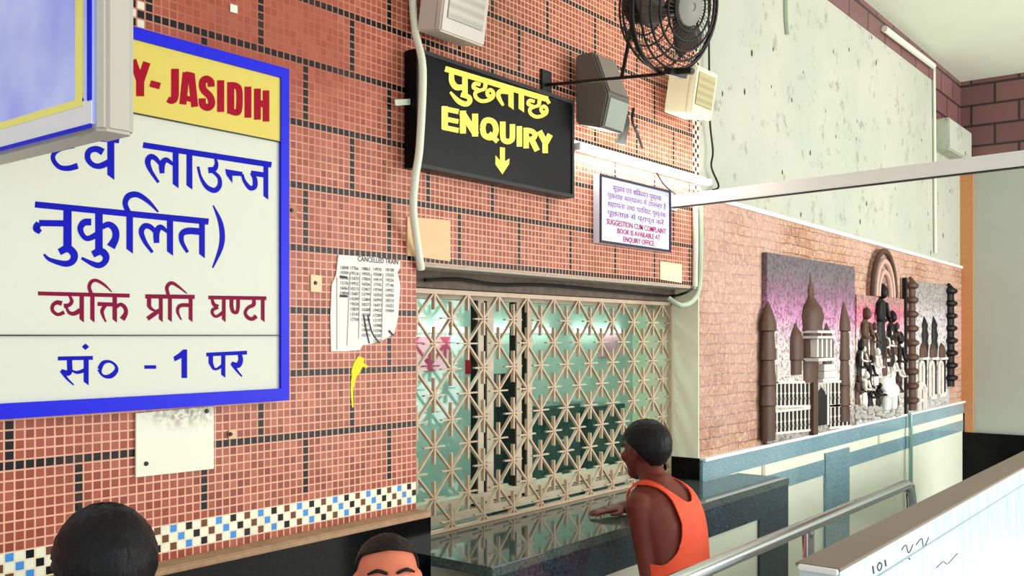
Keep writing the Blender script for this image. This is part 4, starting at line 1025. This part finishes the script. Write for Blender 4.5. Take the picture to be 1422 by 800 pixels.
# ------------------------------------------------------------------ people
def skinmat(name, a, b):
    k = N(name); col = k.mix(k.noise(9, 4), sr(*a), sr(*b)); k.b.inputs['Subsurface Weight'].default_value = .06; k.b.inputs['Subsurface Radius'].default_value = (.02, .008, .004)
    k.bump(k.noise(160, 3), .06, .002); return k.done(col, .45, 0, .3)
def hairmat(name, a, b):
    k = N(name); x, y, z = k.xyz(k.coord()); v = k.comb(k.math('MULTIPLY', x, 120), k.math('MULTIPLY', y, 120), k.math('MULTIPLY', z, 26))
    nn = k.noise(1, 4, .6, v); k.bump(nn, .7, .006); return k.done(k.mix(nn, sr(*a), sr(*b)), .42, 0, .14)
HAIR = hairmat('black_hair', (8, 8, 9), (34, 34, 36)); HAIR2 = hairmat('dark_cropped_hair', (16, 11, 11), (46, 34, 34))
SK1 = skinmat('brown_skin', (92, 36, 26), (116, 50, 36)); SK2 = skinmat('warm_skin', (206, 110, 84), (226, 134, 104)); SK3 = skinmat('tan_skin', (120, 72, 54), (140, 88, 66))
def ellipse(c, rx, ry, n=28, p=2.3, M_=None):
    out_ = []
    for i in range(n):
        a_ = 2*PI*i/n; ca, sa = math.cos(a_), math.sin(a_)
        v = Vector((rx*math.copysign(abs(ca)**(2/p), ca), ry*math.copysign(abs(sa)**(2/p), sa), 0))
        out_.append(Vector(c) + (M_ @ v if M_ is not None else v))
    return out_
def head_shape(mb, c, H, face_yaw, tilt=0):
    """skull, jaw, nose, brow, lips and ears of head height H about centre c, facing +y before the yaw"""
    Rm = Matrix.Rotation(face_yaw, 3, 'Z') @ Matrix.Rotation(tilt, 3, 'X'); k_ = H/.23
    def g(x, y, z): return Vector(c) + Rm @ (Vector((x, y, z))*k_)
    mb.ball(g(0, -.012, .028), (.076*k_, .096*k_, .087*k_), 24, 16, Rm)
    mb.ball(g(0, .022, -.022), (.066*k_, .074*k_, .078*k_), 20, 14, Rm)
    mb.ball(g(0, .045, -.082), (.042*k_, .04*k_, .034*k_), 16, 10, Rm)
    mb.ball(g(0, .06, .025), (.056*k_, .03*k_, .022*k_), 16, 10, Rm)
    for s_ in (-1, 1):
        mb.ball(g(s_*.042, .062, -.02), (.026*k_, .025*k_, .024*k_), 12, 8, Rm)
        mb.ball(g(s_*.078, -.006, -.006), (.010*k_, .022*k_, .034*k_), 12, 10, Rm)
        mb.ball(g(s_*.081, -.014, .008), (.010*k_, .018*k_, .020*k_), 12, 8, Rm)
        mb.ball(g(s_*.014, .094, -.042), (.012*k_, .014*k_, .010*k_), 10, 8, Rm)
    mb.limb([g(0, .084, .012), g(0, .098, -.014), g(0, .11, -.037)], [.010*k_, .012*k_, .015*k_], 10, 3)
    mb.ball(g(0, .082, -.066), (.026*k_, .012*k_, .007*k_), 12, 8, Rm); mb.ball(g(0, .08, -.078), (.022*k_, .012*k_, .008*k_), 12, 8, Rm)
    return g, Rm, k_
def hair_cap(c, H, face_yaw, tilt, mat, parent, front=.045, thick=.011, nape=-.062, side=.0, seed=1):
    """short hair: a cap over the skull, ending at forehead, above the ears and at the nape"""
    Rm = Matrix.Rotation(face_yaw, 3, 'Z') @ Matrix.Rotation(tilt, 3, 'X'); k_ = H/.23; mb = MB(); rnd = random.Random(seed)
    n, m_ = 48, 34; V = {}
    for j in range(m_+1):
        th = PI*.86*j/m_
        for i in range(n):
            ph = 2*PI*i/n; x = math.sin(th)*math.cos(ph); y = math.sin(th)*math.sin(ph); z = math.cos(th)
            jit = rnd.uniform(-.0016, .0022)
            p_ = Vector((x*(.076+thick+jit), -.012+y*(.096+thick+jit), .028+z*(.087+thick+jit)))
            # keep the nape narrow
            V[i, j] = p_
    vs = {}
    def lim(p_):        # lowest allowed height of hair at this place
        ang = math.atan2(p_.y+.012, abs(p_.x)+1e-6)      # pi/2 front, -pi/2 back
        t_ = (ang+PI/2)/PI
        if t_ > .62: return front + (t_-.62)*.03
        if t_ > .44: return .012 + (t_-.44)/.18*(front-.012)
        return nape + (t_/.44)**1.6*(.012-nape)
    for (i, j), p_ in V.items():
        lz = lim(p_)
        q_ = p_.copy()
        if q_.z < lz:
            f_ = min(1, (lz-q_.z)/.03); q_ = Vector((p_.x*(1-.25*f_), (p_.y+.012)*(1-.25*f_)-.012, lz-.004*f_))
        vs[i, j] = mb.bm.verts.new(Vector(c) + Rm @ (q_*k_))
    for j in range(m_):
        for i in range(n):
            try: mb.bm.faces.new((vs[i, j], vs[(i+1) % n, j], vs[(i+1) % n, j+1], vs[i, j+1]))
            except ValueError: pass
    return mb.build('hair', mat, parent, smooth='all', weld=True)
def face_bits(g, Rm, k_, parent, hair):
    for s_ in (-1, 1):
        e = MB().ball(g(s_*.033, .076, .002), .0125*k_, 12, 8).build('eye', plain('eye_white', (220, 210, 200), .2), parent, smooth='all')
        MB().ball(g(s_*.033, .0845, .002), .0055*k_, 10, 6).build('iris', plain('dark_iris', (24, 14, 10), .15), e, smooth='all')
        MB().limb([g(s_*.014, .092, .02), g(s_*.036, .090, .027), g(s_*.056, .074, .021)], [.004*k_, .005*k_, .003*k_], 8, 4).build('eyebrow', hair, parent, smooth='all')
def hand(mb, wrist, d, nrm, side, curl=.25, L=.185):
    """palm and five bent fingers; d = pointing direction, nrm = back of the hand, side = direction of the thumb"""
    d, nrm, side = Vector(d).normalized(), Vector(nrm).normalized(), Vector(side).normalized(); w_ = Vector(wrist)
    pl = L*.5
    secs = [(0, .026, .019), (.25, .031, .017), (.6, .038, .016), (.95, .040, .013), (1.04, .036, .011)]
    q = Matrix((side, nrm, d)).transposed()
    mb.loft([ellipse(w_+d*pl*t_, a_, b_, 16, 2.4, q) for t_, a_, b_ in secs])
    for off, ln, r_ in ((.028, .068, .0086), (.0095, .078, .0090), (-.0095, .072, .0086), (-.028, .056, .0076)):
        b0 = w_ + d*pl*.92 + side*off; dd = (d + side*off*2.2).normalized()
        a1 = b0 + dd*ln*.45 - nrm*ln*.02; a2 = a1 + (dd - nrm*curl*.6).normalized()*ln*.33; a3 = a2 + (dd - nrm*curl).normalized()*ln*.27
        mb.limb([b0, a1, a2, a3], [r_*1.05, r_*1.02, r_*.92, r_*.74], 8, 3)
    t0 = w_ + d*pl*.28 + side*.026; t1 = t0 + (d*.6 + side*.75).normalized()*.042 - nrm*.006; t2 = t1 + (d*.9 + side*.35).normalized()*.032; t3 = t2 + d*.022
    mb.limb([t0, t1, t2, t3], [.014, .0115, .010, .008], 8, 3)
def torso_rings(pel, chest, neck, sc_=1.0, n=36, grow=0.0, lat=(1, 0)):
    """cross-sections from crotch to neck base; lat is the direction of the person's right in plan"""
    pel, chest, neck = Vector(pel), Vector(chest), Vector(neck)
    M_ = Matrix(((lat[0], -lat[1], 0), (lat[1], lat[0], 0), (0, 0, 1)))
    S = [(-.09, .13, .10), (0, .165, .115), (.16, .155, .108), (.34, .145, .10), (.52, .158, .108), (.70, .172, .115), (.84, .178, .108), (.92, .165, .092), (.97, .12, .075), (1.02, .07, .062), (1.08, .056, .058)]
    out_ = []
    for t_, rx, ry in S:
        if t_ < .6: c = pel.lerp(chest, t_/.6)
        else: c = chest.lerp(neck, (t_-.6)/.4)
        out_.append((t_, ellipse(c, rx*sc_+grow, ry*sc_+grow, n, 2.35, M_)))
    return out_
def person_body(root, mat, pel, chest, neck, headc, H, yaw, tilt, arms, legs, lat=(1, 0), sc_=1.0, vox=.0055):
    mb = MB()
    mb.loft([r_ for _, r_ in torso_rings(pel, chest, neck, sc_, lat=lat)])
    hb = Vector(headc) + Vector((0, 0, -.05))
    mb.limb([Vector(neck)-Vector((0, 0, .05)), Vector(neck).lerp(hb, .5), hb], [.062*sc_, .055*sc_, .055*sc_], 16, 4)
    g, Rm, k_ = head_shape(mb, headc, H, yaw, tilt)
    for sh, el, wr, hd, hn, hs in arms:
        sh, el, wr = Vector(sh), Vector(el), Vector(wr)
        mb.limb([sh, sh.lerp(el, .4), el], [.058*sc_, .047*sc_, .038*sc_], 16, 5); mb.limb([el, el.lerp(wr, .3), wr], [.038*sc_, .040*sc_, .026*sc_], 14, 5)
        mb.ball(sh.lerp(Vector(chest), .12)+Vector((0, 0, .0)), .064*sc_, 16, 12)
        hand(mb, wr, hd, hn, hs)
    for hp, kn_, an, toe in legs:
        hp, kn_, an, toe = Vector(hp), Vector(kn_), Vector(an), Vector(toe)
        mb.limb([hp, hp.lerp(kn_, .4), kn_], [.088*sc_, .078*sc_, .056*sc_], 18, 5); mb.limb([kn_, kn_.lerp(an, .35), an], [.056*sc_, .056*sc_, .036*sc_], 16, 5)
        hl = an - (toe-an)*.25; fz = .035
        mb.limb([Vector((hl.x, hl.y, fz)), Vector((an.x, an.y, fz+.02)), an.lerp(toe, .6).to_2d().to_3d()+Vector((0, 0, fz)), Vector((toe.x, toe.y, .028))], [.034, .042, .042, .026], 12, 4)
    o = mb.build('body', mat, root, smooth='all'); remesh(o, vox, 4); o.data.materials.clear(); o.data.materials.append(mat)
    return o, g, Rm, k_
def shell(root, name, rings, mat, keep, thick=.004, parent=None):
    """cloth following the torso, keeping only the faces where keep(centre) holds"""
    mb = MB(); V = [[mb.bm.verts.new(p_) for p_ in r_] for r_ in rings]; n = len(V[0])
    for A_, B_ in zip(V, V[1:]):
        for i in range(n):
            vs = (A_[i], A_[(i+1) % n], B_[(i+1) % n], B_[i])
            c = sum((v.co for v in vs), Vector())/4
            if keep(c): mb.bm.faces.new(vs)
    loose = [v for v in mb.bm.verts if not v.link_faces]; bmesh.ops.delete(mb.bm, geom=loose, context='VERTS')
    o = mb.build(name, mat, parent or root, smooth='all')
    sm_ = o.modifiers.new('e', 'SMOOTH'); sm_.iterations = 14; sm_.factor = .5
    s_ = o.modifiers.new('s', 'SOLIDIFY'); s_.thickness = thick; s_.offset = 1
    return o
def dense(rings, k_=6):
    """smooth interpolation between cross-sections"""
    out_ = []; n = len(rings[0])
    cols = [catmull([r_[i] for r_ in rings], k_) for i in range(n)]
    return [[cols[i][j] for i in range(n)] for j in range(len(cols[0]))]
def garment(name, chains, mat, root, vox=.009, extra=None):
    mb = MB()
    for pts, rs in chains: mb.limb(pts, rs, 18, 5)
    if extra: extra(mb)
    o = mb.build(name, mat, root, smooth='all'); remesh(o, vox, 4); o.data.materials.clear(); o.data.materials.append(mat); return o
def cloth(name, a, b):
    k = N(name); col = k.mix(k.noise(14, 3), sr(*a), sr(*b)); k.bump(k.noise(9, 5, .6), .35, .02); return k.done(col, .75)

# man in the orange vest at the counter
pel, chest, neck = (3.165, 1.665, .90), (3.215, 1.755, 1.22), (3.245, 1.825, 1.385)
hc, hH = Vector((3.268, 1.895, 1.498)), .225
HY = math.radians(-14)
man = thing('person', 'man in an orange sleeveless vest leaning on the counter at the grille', 'person', (3.16, 1.66, 0))
shL, shR = Vector((3.09, 1.815, 1.315)), Vector((3.395, 1.825, 1.31))
elL, wrL = Vector((3.07, 1.755, 1.045)), Vector((3.10, 1.905, .88))
elR, wrR = Vector((3.60, 1.97, 1.25)), Vector((3.495, 2.135, Z_CT+.028))
arms = [(shL, elL, wrL, (0.05, .9, -.3), (-1, 0, 0), (0, .3, 1)), (shR, elR, wrR, (-.90, .40, -.04), (0, 0, 1), (-.4, -.9, 0))]
legs = [((3.08, 1.66, .87), (3.07, 1.66, .47), (3.06, 1.56, .08), (3.05, 1.74, .03)), ((3.25, 1.66, .87), (3.27, 1.70, .47), (3.28, 1.64, .08), (3.29, 1.82, .03))]
bd, g, Rm, k_ = person_body(man, SK1, pel, chest, neck, hc, hH, HY, math.radians(-3), arms, legs, sc_=.95)
hair_cap(hc, hH, HY, math.radians(-3), HAIR, man, nape=-.075, thick=.014)
face_bits(g, Rm, k_, man, HAIR)
VEST = cloth('orange_vest_cloth', (232, 66, 38), (246, 96, 58))
rg = dense([r_ for _, r_ in torso_rings(pel, chest, neck, .95, 200, .010)], 18)
def mid(z):
    return pel[0] + (z-pel[2])/(neck[2]-pel[2])*(neck[0]-pel[0]), pel[1] + (z-pel[2])/(neck[2]-pel[2])*(neck[1]-pel[1])
def keep_vest(c):
    mx, my = mid(c.z); ax_ = abs(c.x - mx); back = c.y < my
    if c.z > 1.10:                                   # deep armholes, straps over the shoulders
        t_ = min(1, (c.z-1.10)/.17)
        if ax_ > .168 - .072*math.sin(t_*PI/2): return False
    zn = 1.325 if back else 1.27                     # scooped neckline
    if c.z > zn and ax_ < .070*math.sqrt(min(1, (c.z-zn)/.05)): return False
    return .78 < c.z < 1.42
ve = shell(man, 'vest', rg, VEST, keep_vest, .005)
TR = cloth('grey_trouser_cloth', (60, 62, 72), (80, 82, 92))
garment('trousers', [([l_[0], Vector(l_[0]).lerp(Vector(l_[1]), .5), l_[1]], [.105, .094, .075]) for l_ in legs] + [([l_[1], l_[2]], [.075, .06]) for l_ in legs] + [([(3.10, 1.665, .87), (3.23, 1.665, .87)], [.115, .115])], TR, man)

# man facing the camera at the bottom of the frame, left of the counter
def stander(label, x, y, ztop, yaw, skin, hairm, H, cl, bodyyaw, hair_kw, tilt=0.0):
    s_ = ztop/1.68; root = thing('person', label, 'person', (x, y, 0))
    R_ = Matrix.Rotation(bodyyaw, 3, 'Z'); o_ = Vector((x, y, 0))
    G = lambda a_, b_, c_: o_ + R_ @ Vector((a_*s_, b_*s_, c_*s_))
    lat_ = (R_ @ Vector((1, 0, 0))).to_2d()
    hc_ = Vector((x, y, ztop-H*.5-.008)) + R_ @ Vector((0, .03, 0))
    pe, chs, ne = G(0, -.01, .93), G(0, -.01, 1.25), G(0, -.005, 1.44)
    ar = []
    for d_ in (-1, 1):
        ar.append((G(d_*.175, -.01, 1.37), G(d_*.215, -.03, 1.08), G(d_*.20, .06, .84), R_ @ Vector((0, .15, -1)), R_ @ Vector((d_, 0, 0)), R_ @ Vector((0, 1, .1))))
    lg = [(G(d_*.085, 0, .88), G(d_*.09, .02, .47), G(d_*.095, -.02, .08), G(d_*.11, .15, .03)) for d_ in (-1, 1)]
    bd_, g_, Rm_, kk = person_body(root, skin, pe, chs, ne, hc_, H, yaw, tilt, ar, lg, (lat_.x, lat_.y), s_, .0065)
    hair_cap(hc_, H, yaw, tilt, hairm, root, **hair_kw)
    face_bits(g_, Rm_, kk, root, hairm)
    rg_ = dense([r_ for _, r_ in torso_rings(pe, chs, ne, s_, 40, .014, (lat_.x, lat_.y))], 4)
    zt_ = ne.z
    mb_sl = [([a_[0], a_[0].lerp(a_[1], .8)], [.078*s_, .062*s_]) for a_ in ar]
    def ext(mb): mb.loft([r_ for r_ in rg_ if r_[0].z < zt_ - .0])
    garment('shirt', mb_sl, cl, root, .009, ext)
    garment('trousers', [([l_[0], l_[1]], [.10*s_, .074*s_]) for l_ in lg] + [([l_[1], l_[2]], [.074*s_, .058*s_]) for l_ in lg] + [([G(-.06, 0, .9), G(.06, 0, .9)], [.12*s_, .12*s_])], TR, root)
    return root
pm = W(537, 737, 1.62); fd = math.atan2(-pm.x, pm.y)      # direction toward the viewer
tocam = math.atan2(-(-pm.x), -pm.y)
SH1 = cloth('white_shirt_cloth', (206, 210, 214), (228, 230, 232)); SH2 = cloth('grey_shirt_cloth', (120, 126, 134), (146, 152, 158))
stander('short haired person facing this way, only the forehead above the frame edge, before black granite', pm.x, pm.y, pm.z, tocam+.12, SK2, HAIR2, .212, SH1, tocam+.1, dict(front=.068, thick=.007, nape=-.05, seed=4), tilt=.26)
ph = W(150, 708, 1.80)
stander('person seen from behind with thick black hair in the bottom left corner', ph.x, ph.y, ph.z, -math.radians(20), SK3, HAIR, .24, SH2, -math.radians(15), dict(front=.05, thick=.018, nape=-.085, seed=9))
